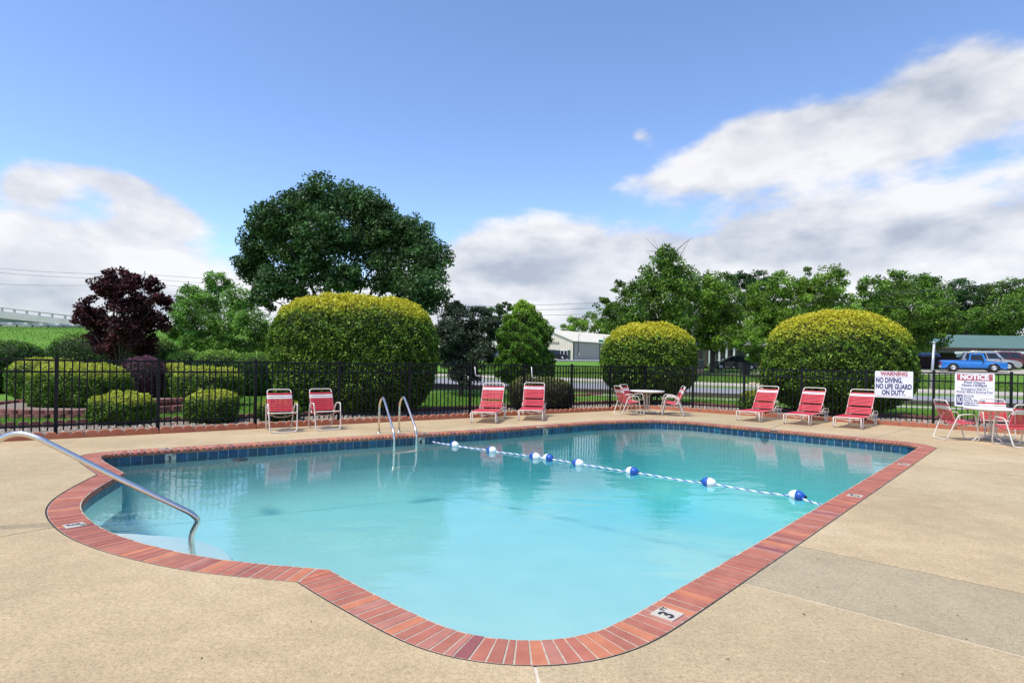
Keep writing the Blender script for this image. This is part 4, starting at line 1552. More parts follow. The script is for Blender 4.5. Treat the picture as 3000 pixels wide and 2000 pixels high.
def tree(name, label, lst, Y, trunk_px, n, leaf, cols, jit=None, r0=0.16, seed=1, sub=0.24, per=60, m=None, group=None, top=None, nfan=None, bw=0.8, aspect=0.55, cat='tree', shell=(0.45, 1.0), base_y=None, rs=1.0):
    if group and rs == 1.0: rs = 1.16
    lst = [(a_, b_, c_ * rs) for a_, b_, c_ in lst]
    global rnd
    r_ = random.Random(seed); rnd = random.Random(seed + 50)
    lobes = lobes_px(lst, Y, jit if jit is not None else max(R for _, _, R in lst) / F * Y * 1.1, r_)
    u, v = unroll(trunk_px, 1060); x = u / F * Y
    z0 = terr(x, Y) - 0.05
    root = empty(name, (x, Y, z0))
    lo = [(Vector((c.x - x, c.y - Y, c.z - z0)), R) for c, R in lobes]
    zmin = min(c.z for c, R in lo); zt = top if top else max(0.5, zmin * 0.9)
    mb = MB(); limbs(mb, (0, 0, 0), zt, r0, lo, nfan=nfan); mb.build('trunk', M_bark, root)
    P, B, K = crown_points(lo, n, sub, per, shell)
    keep = P[:, 2] > 0.05; P, B, K = P[keep], B[keep], K[keep]
    c0, c1 = np.array(cols[0]), np.array(cols[1])
    t = nrg.uniform(0, 1, len(P))[:, None]
    col = (c0 * (1 - t) + c1 * t) * K[:, None]
    leaf_object('crown', P, leaf * nrg.uniform(.65, 1.3, len(P)), col, B, m or M_leaf, root, aspect, bw)
    tag(root, label, cat, group)
    rnd = random.Random(seed + 99)
    return root


# ---- clipped shrubs
def hedge(name, label, px0, px1, pyt, Y, depth, n, leaf, cols, p=(3.0, 3.0), cz=0.42, tips=0.0, z0=None, seed=3, group=None, open_=0.0, noise=0.05, stems=5, cat='hedge', m=None, lumpy=1.0, twigcol=(0.03, 0.028, 0.016)):
    """clipped shrub: stems, a dense dark inside, and a skin of leaves coloured paler on top for new growth and overhead light"""
    rr = random.Random(seed)
    u0, _ = unroll(px0, 1060); u1, _ = unroll(px1, 1060)
    cx_ = (u0 + u1) / 2 / F * Y; a = (u1 - u0) / 2 / F * (Y - depth * 0.25); b = depth / 2
    zt = At((px0 + px1) / 2, pyt, Y).z
    zg = terr(cx_, Y) - 0.03 if z0 is None else z0
    h = zt - zg; lift = open_ * h
    root = empty(name, (cx_, Y, zg))
    cU = (h - lift) * (1 - cz); cD = (h - lift) * cz; zc = lift + cD

    def surf(d, grow=1.0):
        c = np.where(d[:, 2] > 0, cU, cD)
        q = (np.abs(d[:, 0] / a) ** p[0] + np.abs(d[:, 1] / b) ** p[0]) ** (p[1] / p[0]) + np.abs(d[:, 2] / c) ** p[1]
        t = q ** (-1 / p[1])
        P = d * t[:, None]
        ph = seed * 1.7
        w = (np.sin(P[:, 0] * 3.1 + ph) * np.sin(P[:, 2] * 3.7 + ph * 2) + np.sin(P[:, 1] * 4.3 + P[:, 0] * 2.3 + ph) * 0.7 + np.sin(P[:, 2] * 8.1 + P[:, 0] * 7.3) * .35) * noise * 0.5
        g = np.stack([np.sign(P[:, 0]) * np.abs(P[:, 0] / a) ** (p[0] - 1) / a, np.sign(P[:, 1]) * np.abs(P[:, 1] / b) ** (p[0] - 1) / b, np.sign(P[:, 2]) * np.abs(P[:, 2] / c) ** (p[1] - 1) / c], 1)
        N = unit(g)
        return (P + N * w[:, None]) * grow, N

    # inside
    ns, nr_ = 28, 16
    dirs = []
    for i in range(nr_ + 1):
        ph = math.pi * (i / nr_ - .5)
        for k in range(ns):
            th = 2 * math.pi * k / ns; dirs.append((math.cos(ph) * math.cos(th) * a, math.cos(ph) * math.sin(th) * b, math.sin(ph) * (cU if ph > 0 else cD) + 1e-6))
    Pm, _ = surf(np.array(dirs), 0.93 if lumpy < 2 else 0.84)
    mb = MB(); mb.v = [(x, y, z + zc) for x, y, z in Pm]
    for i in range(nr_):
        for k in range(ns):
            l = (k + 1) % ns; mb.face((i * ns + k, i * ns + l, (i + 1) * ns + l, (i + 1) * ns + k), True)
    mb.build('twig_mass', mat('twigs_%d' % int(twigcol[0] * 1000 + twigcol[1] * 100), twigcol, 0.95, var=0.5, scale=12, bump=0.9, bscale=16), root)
    mb = MB()
    for k in range(stems):
        x, y = rr.uniform(-.35, .35) * a, rr.uniform(-.35, .35) * b
        mb.tube([(x * .6, y * .6, -0.05), (x, y, zc * .5), (x * 1.3, y * 1.3, zc)], [.035, .03, .02], 6)
    mb.build('stems', M_bark, root)
    # skin
    d = nrg.normal(size=(n, 3)) * np.array([a, b, 1.0]); d[:, 2] *= np.where(d[:, 2] > 0, cU, cD)
    P, N = surf(d)
    lump = np.sin(P[:, 0] * 11.3 + seed) * np.sin(P[:, 2] * 12.7 + seed * 2.1) + np.sin(P[:, 1] * 13.1 + P[:, 2] * 9.7 + P[:, 0] * 6.1)
    inset = np.abs(nrg.normal(size=n)) * 0.06 - 0.03 - 0.03 * lump * lumpy
    P = P - N * inset[:, None] + nrg.normal(size=(n, 3)) * leaf * 0.25
    hz = (P[:, 2] + zc) / h
    tuft = 0.5 + 0.5 * np.sin(P[:, 0] * 9.1 + seed) * np.sin(P[:, 1] * 8.3 + P[:, 2] * 6.7)
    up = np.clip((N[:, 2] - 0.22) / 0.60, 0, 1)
    young_lit = np.clip(tips * (up * 1.25 + 0.22 * tuft - 0.05) - nrg.uniform(0, 0.75, n) * 0.85, 0, 1)  # paler with upward tilt: new growth plus overhead light put into the colour
    young_lit = np.clip(young_lit * 2.2, 0, 1)
    young_lit = np.where(nrg.uniform(0, 1, n) < 0.035 + 0.03 * tips + 0.03 * (lump > 0.9), np.maximum(young_lit, .75 * tips), young_lit)
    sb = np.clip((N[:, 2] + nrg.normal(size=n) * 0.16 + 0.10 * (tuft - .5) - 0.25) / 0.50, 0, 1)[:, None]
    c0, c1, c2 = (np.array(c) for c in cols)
    c3 = c1 * 0.45 + c2 * np.array([0.32, 0.5, 0.5])  # lighter green for highlights painted on scattered side leaves
    t = np.clip(nrg.uniform(0, 1, n) ** 1.4 * 0.85 + 0.28 * (lump > 0.5) * nrg.uniform(0, 1, n), 0, 1)[:, None]  # lumps that stand out get lighter leaves, as painted highlights
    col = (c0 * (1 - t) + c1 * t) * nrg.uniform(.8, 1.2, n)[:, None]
    col = col * (1 - young_lit[:, None]) + (c3 * (1 - sb) + c2 * sb) * nrg.uniform(.8, 1.15, n)[:, None] * young_lit[:, None]
    P = P + N * (young_lit * leaf * 0.5)[:, None]
    P[:, 2] += zc
    keep = P[:, 2] > 0.03
    if open_ > 0: keep &= nrg.uniform(0, 1, n) < np.clip(0.35 + (P[:, 2] - lift) / (0.25 * h), 0.15, 1)
    leaf_object('foliage', P[keep], leaf * nrg.uniform(.7, 1.35, n)[keep], col[keep], N[keep] * 0.8 + np.array([0, 0, .35]), m or M_leaf_gloss, root, 0.5, 0.75)
    tag(root, label, cat, group)
    return root


GOLD = ((0.018, 0.055, 0.007), (0.185, 0.335, 0.030), (0.60, 0.545, 0.035))
GOLDM = ((0.045, 0.115, 0.012), (0.17, 0.30, 0.028), (0.46, 0.50, 0.05))
DARKG = ((0.018, 0.060, 0.010), (0.085, 0.20, 0.028), (0.24, 0.40, 0.05))
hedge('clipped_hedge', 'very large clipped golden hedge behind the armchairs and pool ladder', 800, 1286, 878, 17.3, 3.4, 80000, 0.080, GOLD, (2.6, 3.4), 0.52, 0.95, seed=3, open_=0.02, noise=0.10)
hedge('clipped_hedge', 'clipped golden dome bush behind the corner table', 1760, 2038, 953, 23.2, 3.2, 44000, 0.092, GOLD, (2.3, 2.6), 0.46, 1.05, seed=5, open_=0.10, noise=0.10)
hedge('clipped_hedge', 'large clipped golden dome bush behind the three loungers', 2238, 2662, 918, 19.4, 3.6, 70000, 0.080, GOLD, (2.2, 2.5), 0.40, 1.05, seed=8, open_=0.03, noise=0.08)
hedge('round_shrub', 'broad dark green shrub at the far end of the bed by the block wall', -60, 102, 1002, 23.5, 3.0, 15000, 0.085, DARKG, (2.6, 2.6), 0.5, 0.3, seed=11)
hedge('round_shrub', 'tall dark green hedge just behind the purple plum tree', 165, 512, 980, 29.5, 3.0, 26000, 0.10, DARKG, (3.6, 3.2), 0.5, 0.4, seed=12)
hedge('round_shrub', 'golden green shrub partly hidden behind the largest bed shrub', 50, 240, 1056, 19.6, 1.9, 15000, 0.07, GOLDM, (3.0, 3.0), 0.5, 0.8, seed=13)
hedge('round_shrub', 'largest golden green clipped shrub inside the red block wall', 116, 362, 1072, 16.6, 2.0, 24000, 0.065, GOLDM, (3.2, 3.0), 0.5, 0.75, seed=14)
hedge('round_shrub', 'purple leaved round shrub between the golden bed shrubs', 353, 486, 1049, 20.4, 1.5, 12000, 0.065, ((0.040, 0.014, 0.022), (0.105, 0.035, 0.055), (0.20, 0.08, 0.12)), (2.2, 2.4), 0.45, 0.5, seed=15, m=M_plum)
hedge('round_shrub', 'narrow golden green shrub beside the purple round shrub', 470, 560, 1070, 21.0, 1.4, 8000, 0.07, GOLDM, (2.8, 2.8), 0.5, 0.7, seed=16)
hedge('round_shrub', 'boxy golden green shrub between purple shrub and big hedge', 525, 692, 1080, 18.6, 1.7, 15000, 0.065, GOLDM, (3.2, 3.2), 0.5, 0.75, seed=17)
hedge('round_shrub', 'small golden green shrub in the gravel, before the purple round shrub', 280, 440, 1157, 13.3, 1.1, 14000, 0.050, GOLDM, (2.6, 2.8), 0.5, 0.85, seed=18)
hedge('round_shrub', 'small golden green shrub in the gravel, closer to the armchairs', 553, 687, 1152, 13.9, 1.05, 13000, 0.050, GOLDM, (2.8, 3.0), 0.5, 0.75, seed=19)
hedge('round_shrub', 'low dark green hedge next to the purple plum tree', 505, 605, 1035, 27.0, 2.4, 9000, 0.09, DARKG, (3.0, 3.0), 0.5, 0.55, seed=20)
hedge('round_shrub', 'low dark green hedge below the feathery pale tree', 583, 708, 1032, 25.5, 2.4, 11000, 0.09, DARKG, (3.0, 3.0), 0.5, 0.55, seed=21)
hedge('round_shrub', 'low dark green hedge touching the very large golden hedge', 698, 822, 1037, 24.5, 2.4, 11000, 0.09, DARKG, (3.0, 3.0), 0.5, 0.45, seed=22)
hedge('round_shrub', 'very small green shrub seen between the two armchairs', 757, 880, 1172, 14.6, 0.8, 5000, 0.05, GOLDM, (2.4, 2.4), 0.5, 0.5, seed=23)
hedge('round_shrub', 'low twiggy brown green bush behind the two loungers', 1492, 1682, 1108, 19.2, 1.6, 12000, 0.06, ((0.035, 0.045, 0.014), (0.10, 0.11, 0.035), (0.22, 0.24, 0.05)), (2.6, 3.0), 0.5, 0.55, seed=24)
hedge('round_shrub', 'low golden green bush behind the lounger closest to the corner table', 2172, 2256, 1148, 18.7, 0.8, 6000, 0.05, GOLDM, (2.8, 2.8), 0.5, 0.8, seed=25)

# ---- trees
BIG = [(940, 582, 68), (1018, 590, 62), (1085, 618, 70), (870, 618, 66), (803, 655, 66), (765, 715, 60), (738, 785, 55), (1138, 690, 70), (1210, 695, 66),
       (1253, 765, 64), (1245, 850, 66), (1150, 800, 70), (1050, 715, 70), (950, 690, 74), (860, 735, 70), (825, 825, 62), (925, 800, 55), (1020, 815, 55),
       (1185, 890, 55), (770, 865, 48), (880, 885, 48)]
tree('pear_tree', 'very tall dark green broad tree rising behind the big golden hedge', BIG, 30, 985, 92000, 0.17, ((0.018, 0.055, 0.014), (0.085, 0.175, 0.042)), jit=2.6, r0=0.24, seed=21, sub=0.26, per=70, m=M_leaf_gloss, top=1.9, shell=(0.25, 1.0))
PLUM = [(335, 808, 32), (385, 822, 34), (300, 838, 34), (445, 838, 30), (468, 880, 32), (350, 872, 48), (262, 898, 34), (410, 902, 48), (300, 938, 46), (380, 968, 50),
        (450, 948, 40), (243, 930, 28), (340, 1008, 48), (430, 1008, 38), (290, 995, 36)]
tree('plum_tree', 'purple leaved plum tree above the shrub bed', PLUM, 26, 352, 21000, 0.15, ((0.024, 0.009, 0.011), (0.095, 0.022, 0.026)), r0=0.12, seed=22, m=M_plum, top=1.0, sub=0.30, shell=(0.2, 1.0))
LIGHT = [(640, 828, 36), (560, 868, 36), (610, 888, 46), (540, 918, 40), (700, 880, 46), (660, 948, 50), (590, 968, 46), (740, 948, 46), (520, 968, 32), (780, 1000, 46),
         (620, 1018, 38), (700, 1020, 42), (560, 1010, 34), (830, 1010, 40)]
tree('feathery_tree', 'feathery pale green tree between the plum and the tallest tree', LIGHT, 36, 640, 34000, 0.20, ((0.065, 0.17, 0.024), (0.22, 0.40, 0.06)), r0=0.13, seed=23, sub=0.28, aspect=0.35)
tree('dark_shrub_tree', 'dark narrow leaved small tree next to the conical evergreen', [(1340, 930, 42), (1400, 925, 36), (1320, 980, 48), (1390, 980, 50), (1438, 960, 30), (1350, 1040, 50), (1410, 1040, 42), (1310, 1040, 38), (1360, 1088, 42), (1330, 900, 26)],
     26, 1355, 28000, 0.15, ((0.016, 0.032, 0.015), (0.075, 0.105, 0.052)), r0=0.09, seed=24, sub=0.28, aspect=0.32, top=0.5)
hedge('conical_evergreen', 'bright green conical evergreen behind the two loungers', 1462, 1612, 892, 24, 2.1, 46000, 0.085, ((0.030, 0.085, 0.008), (0.17, 0.33, 0.024), (0.30, 0.46, 0.035)), (2.1, 1.75), 0.36, 0.6, seed=25, open_=0.12, noise=0.30, cat='tree', lumpy=3.2)
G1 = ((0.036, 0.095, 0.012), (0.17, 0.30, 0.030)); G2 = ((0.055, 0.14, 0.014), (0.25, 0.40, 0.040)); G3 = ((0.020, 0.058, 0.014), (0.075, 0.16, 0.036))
TG = 'trees across the street'
t1 = tree('broadleaf_tree', 'tallest tree across the street with bare dead twigs on top', [(1955, 750, 34), (1938, 800, 46), (1992, 812, 38), (1900, 850, 46), (1960, 870, 52), (2025, 850, 28), (1860, 900, 48), (1930, 938, 52), (1830, 850, 30), (1800, 928, 40), (1772, 900, 26), (1990, 930, 44), (1840, 958, 42), (1890, 980, 38)],
     50, 1968, 30000, 0.22, G1, r0=0.26, seed=31, group=TG, sub=0.27, shell=(0.3, 1.0))
tree('broadleaf_tree', 'round bright green tree with bare trunk before the low house', [(2090, 860, 46), (2060, 900, 44), (2130, 880, 40), (2090, 930, 52), (2040, 960, 40), (2150, 930, 40), (2110, 985, 44), (2060, 1000, 30), (2160, 985, 32)], 53, 2087, 22000, 0.22, G2, r0=0.24, seed=32, group=TG, top=2.2)
tree('broadleaf_tree', 'pale tree top showing behind the tallest tree across the street', [(2050, 832, 36), (2120, 828, 34), (2085, 870, 40), (2000, 860, 34)], 64, 2070, 9000, 0.26, ((0.06, 0.13, 0.03), (0.15, 0.25, 0.06)), r0=0.2, seed=33, group=TG, top=3)
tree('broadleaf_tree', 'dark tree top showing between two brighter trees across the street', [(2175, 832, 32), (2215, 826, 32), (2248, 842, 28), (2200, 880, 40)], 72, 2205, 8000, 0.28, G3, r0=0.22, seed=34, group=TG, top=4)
tree('drooping_tree', 'broad drooping leafy tree directly behind the dome bush by the loungers', [(2290, 830, 38), (2240, 870, 42), (2340, 850, 38), (2372, 812, 28), (2430, 818, 38), (2400, 870, 48), (2330, 910, 52), (2260, 930, 48), (2220, 960, 40), (2460, 880, 40), (2470, 930, 40), (2198, 1000, 36), (2225, 1035, 30), (2400, 940, 50), (2300, 980, 50)],
     47, 2300, 36000, 0.24, G2, r0=0.25, seed=35, group=TG, aspect=0.4, top=2.4, bw=0.6)
tree('broadleaf_tree', 'dark spreading tree hanging over the end of the green roof', [(2560, 850, 38), (2620, 832, 38), (2680, 842, 42), (2730, 852, 38), (2760, 885, 36), (2600, 890, 44), (2680, 900, 52), (2740, 930, 44), (2560, 920, 40), (2640, 960, 52), (2778, 950, 36), (2722, 988, 40), (2680, 1005, 34), (2600, 1000, 44)],
     58, 2640, 36000, 0.25, G1, r0=0.28, seed=36, group=TG, top=2.5)
tree('broadleaf_tree', 'dark tree top behind the near end of the green roof', [(2812, 852, 32), (2850, 862, 32), (2830, 900, 36), (2800, 920, 34)], 84, 2830, 9000, 0.3, G3, r0=0.25, seed=37, group=TG, top=4)
tree('broadleaf_tree', 'wide green tree behind the middle of the green roof', [(2920, 862, 36), (2972, 852, 40), (2900, 920, 46), (2960, 920, 50), (3015, 880, 46), (2862, 932, 36), (2920, 962, 40), (3020, 950, 50)], 80, 2945, 22000, 0.3, G1, r0=0.3, seed=38, group=TG, top=4)
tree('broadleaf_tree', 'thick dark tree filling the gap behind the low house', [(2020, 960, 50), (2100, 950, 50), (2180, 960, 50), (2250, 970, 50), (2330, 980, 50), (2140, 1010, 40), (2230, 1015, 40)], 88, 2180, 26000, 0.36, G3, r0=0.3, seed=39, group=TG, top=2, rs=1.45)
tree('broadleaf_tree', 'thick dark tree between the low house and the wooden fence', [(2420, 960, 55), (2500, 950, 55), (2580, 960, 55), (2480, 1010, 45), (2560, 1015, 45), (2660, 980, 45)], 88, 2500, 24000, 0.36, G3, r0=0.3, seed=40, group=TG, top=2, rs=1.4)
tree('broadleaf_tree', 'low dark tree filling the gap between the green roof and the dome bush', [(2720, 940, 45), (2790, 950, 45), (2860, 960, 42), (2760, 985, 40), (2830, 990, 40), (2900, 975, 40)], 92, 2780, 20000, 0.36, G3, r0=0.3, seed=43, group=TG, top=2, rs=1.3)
tree('broadleaf_tree', 'small round tree beyond the pale metal building', [(1690, 955, 28), (1730, 948, 30), (1768, 958, 26), (1660, 970, 20), (1800, 965, 30)], 152, 1730, 8000, 0.5, G2, r0=0.3, seed=41, group=TG, top=3)
tree('broadleaf_tree', 'thin airy tree top behind the conical evergreen', [(1450, 918, 24), (1480, 908, 20), (1440, 950, 24), (1470, 960, 28), (1490, 985, 28), (1445, 995, 28), (1500, 930, 20)], 62, 1465, 8000, 0.25, G3, r0=0.16, seed=42, group=TG, top=2)
# dead twigs and a broken branch on the tallest tree
mb = MB(); r_ = random.Random(5)
b0 = t1.location
for k in range(16):
    s = At(1960 + r_.uniform(-22, 22), 770 + r_.uniform(-30, 60), 50) - b0; e = At(1965 + r_.uniform(-75, 70), 702 + r_.uniform(-8, 40), 50 + r_.uniform(-1, 1)) - b0
    m_ = s.lerp(e, .5) + Vector((r_.uniform(-.2, .2), r_.uniform(-.3, .3), r_.uniform(0, .3)))
    mb.tube([s, m_, e], [.05, .03, .008], 5)
mb.build('dead_twigs', M_dead, t1); mb = MB()
s, e = At(1995, 975, 48.4) - b0, At(2046, 905, 48.0) - b0
mb.tube([s, s.lerp(e, .5) + Vector((0, 0, .1)), e], [.12, .1, .06], 7)
for k in range(5):
    a = s.lerp(e, r_.uniform(.3, .9)); q = a + Vector((r_.uniform(-.1, .9), r_.uniform(-.3, .3), r_.uniform(-1.2, .2))); mb.tube([a, a.lerp(q, .5) + Vector((.1, 0, 0)), q], [.03, .02, .008], 5)
mb.build('broken_branch', M_dead, t1)

# ------------------------------------------------------------------ beds by the shrubs
def ellipse_bed(name, cx_, cy_, rx, ry, z, m):
    mb = MB(); n = 40
    mb.poly_prism([(cx_ + rx * math.cos(2 * math.pi * k / n), cy_ + ry * math.sin(2 * math.pi * k / n)) for k in range(n)], -0.02, z); o = mb.build(name, m); o['kind'] = 'structure'; return o


BC = Vector((-11.8, 16.6, 0)); ERX, ERY = 2.75, 3.0
ellipse_bed('planting_bed', BC.x, BC.y + 0.6, ERX - .12, ERY - .12, 0.10, M_gravel)
blk = []
for k in range(3):
    mb = MB(); w, d, h = 0.29, 0.19, 0.10
    f = [(-w / 2, -d / 2), (-w / 4, -d / 2 - .03), (w / 4, -d / 2 - .03), (w / 2, -d / 2), (w / 2 - .03, d / 2), (-w / 2 + .03, d / 2)]
    mb.poly_prism([(x + rnd.uniform(-.01, .01), y + rnd.uniform(-.012, .012)) for x, y in f], 0, h); me = mb.mesh('wall_block'); me.materials.append(M_block); blk.append(me)
rw = empty('block_retaining_wall', (BC.x, BC.y + 0.6, -0.03)); tag(rw, 'two course red block wall ringing the golden shrub bed', 'wall')
per = 2 * math.pi * 2.9
for course in (0, 1):
    n = int(per / 0.31)
    for k in range(n):
        a = 2 * math.pi * (k + course * .5) / n + math.pi
        if math.sin(a) > 0.55: continue                    # the far side lies behind the shrubs
        o = bpy.data.objects.new('wall_block', rnd.choice(blk)); C.objects.link(o); o.parent = rw
        ins = 0.04 * course
        o.location = ((ERX - ins) * math.cos(a) + rnd.uniform(-.02, .02), (ERY - ins) * math.sin(a) + rnd.uniform(-.02, .02), course * 0.102 + rnd.uniform(0, .004))
        o.rotation_euler = (0, 0, math.atan2(math.sin(a) * ERX, math.cos(a) * ERY) + math.pi / 2 + rnd.uniform(-.08, .08))
# second low ring of blocks in front of the purple shrub
rw2 = empty('block_retaining_wall', (0, 0, 0)); tag(rw2, 'short raised row of red blocks before the purple round shrub', 'wall')
a, b = G(442, 1180, .2), G(520, 1176, .2)
for k in range(7):
    p = a.lerp(b, k / 6); o = bpy.data.objects.new('wall_block', rnd.choice(blk)); C.objects.link(o); o.parent = rw2; o.location = (p.x, p.y, 0.10); o.rotation_euler = (0, 0, rnd.uniform(-.1, .1))
    o = bpy.data.objects.new('wall_block', rnd.choice(blk)); C.objects.link(o); o.parent = rw2; o.location = (p.x + .1, p.y + .03, 0.203); o.rotation_euler = (0, 0, rnd.uniform(-.1, .1))
g = G(1345, 1133); ellipse_bed('planting_bed', g.x, g.y, 2.9, 2.0, 0.015, M_gravel)


def ring_edging(label, cx_, cy_, rx, ry, a0, a1):
    root = empty('scalloped_edging', (cx_, cy_, 0)); tag(root, label, 'edging')
    n = int(abs(a1 - a0) * max(rx, ry) / 0.58)
    for k in range(n):
        a = a0 + (a1 - a0) * (k + .5) / n
        o = bpy.data.objects.new('edging_stone', EDM[1]); C.objects.link(o); o.parent = root; o.location = (rx * math.cos(a), ry * math.sin(a), 0); o.rotation_euler = (0, 0, math.atan2(math.cos(a) * ry, -math.sin(a) * rx))


ring_edging('curved red edging round the bed of the dark small tree', g.x, g.y, 2.9, 2.0, math.pi * 1.05, math.pi * 1.95)
g2 = G(690, 1128); ellipse_bed('planting_bed', g2.x, g2.y + .6, 5.5, 1.9, 0.012, M_gravel)
ring_edging('curved red edging before the low dark hedges', g2.x, g2.y + .6, 5.5, 1.9, math.pi * 1.04, math.pi * 1.96)
g3 = G(20, 1138); ellipse_bed('planting_bed', g3.x, g3.y + 1.2, 4.2, 2.4, 0.012, M_gravel)
ring_edging('curved red edging before the broad dark shrub', g3.x, g3.y + 1.2, 4.2, 2.4, math.pi * 1.1, math.pi * 1.9)
for px, py, lab in ((1705, 1157, 'flat red paving stone lying in the grass by the street'), (1740, 1154, 'second flat red paving stone lying in the grass by the street')):
    g = G(px, py); mb = MB(); mb.poly_prism([(-.4, -.2), (-.1, -.26), (.35, -.2), (.42, .1), (.1, .24), (-.36, .18)], -.02, .07); o = mb.build('paving_stone', M_block); o.location = (g.x, g.y, -.02); tag(o, lab, 'stone')

# ------------------------------------------------------------------ grass blades
def blades(name, label, pts, h, w, c0, c1):
    n = len(pts)
    a = nrg.uniform(0, 2 * np.pi, n); hh = h * nrg.uniform(.55, 1.3, n); ww = w * nrg.uniform(.7, 1.3, n)
    dx, dy = np.cos(a) * ww, np.sin(a) * ww
    ln = nrg.normal(size=(n, 2)) * (hh * .35)[:, None]
    v = np.empty((n, 3, 3)); v[:, 0] = pts - np.stack([dx, dy, 0 * dx], 1); v[:, 1] = pts + np.stack([dx, dy, 0 * dx], 1)
    v[:, 2] = pts + np.stack([ln[:, 0], ln[:, 1], hh], 1)
    me = bpy.data.meshes.new(name); me.vertices.add(n * 3); me.loops.add(n * 3); me.polygons.add(n)
    me.vertices.foreach_set('co', v.reshape(-1).astype(np.float32)); me.loops.foreach_set('vertex_index', np.arange(n * 3, dtype=np.int32))
    me.polygons.foreach_set('loop_start', np.arange(0, n * 3, 3, dtype=np.int32)); me.polygons.foreach_set('loop_total', np.full(n, 3, dtype=np.int32))
    ca = me.color_attributes.new('leaf_colour', 'FLOAT_COLOR', 'POINT'); t = nrg.uniform(0, 1, n)[:, None]
    c4 = np.ones((n, 3, 4), dtype=np.float32); c4[:, :, :3] = (np.array(c0) * (1 - t) + np.array(c1) * t)[:, None, :]; ca.data.foreach_set('color', c4.reshape(-1))
    me.update(calc_edges=True)
    o = mesh_obj(name, me, M_leaf); tag(o, label, 'grass', kind='stuff'); return o


pl = []
while len(pl) < 70000:
    left = rnd.random() < 0.75
    if left: p = EK - U1 * rnd.uniform(0, 20) + N1 * (BED1 + .05 + 9 * rnd.random() ** 1.4)
    else: p = EK + U2 * rnd.uniform(-2, 11) + N2 * (BED2 + .05 + 5.0 * rnd.random())
    if p.y > line_y(KN0, KN1, p.x) - 0.6: continue
    if ((p.x - BC.x) / ERX) ** 2 + ((p.y - BC.y - .6) / ERY) ** 2 < 1.08: continue
    pl.append((p.x, p.y, -0.03))
blades('lawn_grass', 'short bright green lawn grass behind the pool fence', np.array(pl), 0.065, 0.010, (0.10, 0.22, 0.022), (0.22, 0.38, 0.055))
pl = []
while len(pl) < 42000:
    u, d = rnd.uniform(-3, 34), 2.6 + 17 * rnd.random() ** 1.3
    p = kpt(KF0, KF1, u, d)
    pl.append((p.x, p.y, terr(p.x, p.y) - 0.03))
blades('field_grass', 'longer rough green grass across the street', np.array(pl), 0.20, 0.035, (0.11, 0.22, 0.025), (0.24, 0.36, 0.06))

pl = []
while len(pl) < 16000:
    x, y = rnd.uniform(-100, -40), rnd.uniform(66, 107)
    if abs(x / y) > 0.95: continue
    pl.append((x, y, terr(x, y) - 0.05))
blades('bank_grass', 'rough grass on the bank below the guard rail', np.array(pl), 0.17, 0.07, (0.11, 0.23, 0.025), (0.24, 0.36, 0.06))
# ------------------------------------------------------------------ buildings across the street
def stripes(name, col, col2, freq, rough=0.6, axis='X', metal=0.0):
    """ribbed sheet metal: fine vertical ribs as relief and a little tone"""
    m = bpy.data.materials.new(name); m.use_nodes = True; nt = m.node_tree; p = nt.nodes['Principled BSDF']
    p.inputs['Roughness'].default_value = rough; p.inputs['Metallic'].default_value = metal
    tc = nt.nodes.new('ShaderNodeTexCoord'); w = nt.nodes.new('ShaderNodeTexWave'); w.wave_type = 'BANDS'; w.bands_direction = axis
    w.inputs['Scale'].default_value = freq; w.inputs['Distortion'].default_value = 0.0
    nt.links.new(tc.outputs['Object'], w.inputs['Vector'])
    nz = nt.nodes.new('ShaderNodeTexNoise'); nz.inputs['Scale'].default_value = 0.6; nz.inputs['Detail'].default_value = 5; nt.links.new(tc.outputs['Object'], nz.inputs['Vector'])
    r = nt.nodes.new('ShaderNodeValToRGB'); r.color_ramp.elements[0].position = 0.06; r.color_ramp.elements[1].position = 0.22
    r.color_ramp.elements[0].color = (*col2, 1); r.color_ramp.elements[1].color = (*col, 1); nt.links.new(w.outputs['Fac'], r.inputs['Fac'])
    r2 = nt.nodes.new('ShaderNodeValToRGB'); r2.color_ramp.elements[0].color = (.82, .82, .8, 1); r2.color_ramp.elements[1].color = (1.05, 1.05, 1.05, 1); nt.links.new(nz.outputs['Fac'], r2.inputs['Fac'])
    mx = nt.nodes.new('ShaderNodeMix'); mx.data_type = 'RGBA'; mx.blend_type = 'MULTIPLY'; mx.inputs[0].default_value = 1.0
    nt.links.new(r.outputs[0], mx.inputs[6]); nt.links.new(r2.outputs[0], mx.inputs[7]); nt.links.new(mx.outputs[2], p.inputs['Base Color'])
    b = nt.nodes.new('ShaderNodeBump'); b.inputs['Strength'].default_value = 0.6; b.inputs['Distance'].default_value = 0.03; nt.links.new(w.outputs['Fac'], b.inputs['Height']); nt.links.new(b.outputs[0], p.inputs['Normal'])
    MATS[name] = m; return m


M_cream = stripes('cream_ribbed_siding', (0.72, 0.66, 0.50), (0.50, 0.455, 0.35), 0.65)
M_creamroof = mat('cream_metal_roof', (0.68, 0.62, 0.48), 0.5, var=0.08, scale=0.5)
M_trimg = mat('dark_green_trim', (0.018, 0.045, 0.035), 0.5, var=0.2)
M_glass = mat('dark_window_glass', (0.02, 0.025, 0.03), 0.08, var=0.3, scale=2)
M_greenroof = stripes('green_ribbed_roof', (0.115, 0.20, 0.175), (0.07, 0.13, 0.115), 0.55)
M_taupe = stripes('taupe_ribbed_siding', (0.26, 0.225, 0.215), (0.15, 0.13, 0.125), 0.8)
M_darkroom = mat('dark_shed_inside', (0.012, 0.011, 0.010), 0.9, var=0.3)
M_plank = mat('dark_stained_plank', (0.055, 0.020, 0.020), 0.85, col2=(0.035, 0.012, 0.013), scale=3, bump=0.3, bscale=20)
M_whitep = mat('white_trim_paint', (0.74, 0.75, 0.74), 0.5, var=0.06, scale=2)

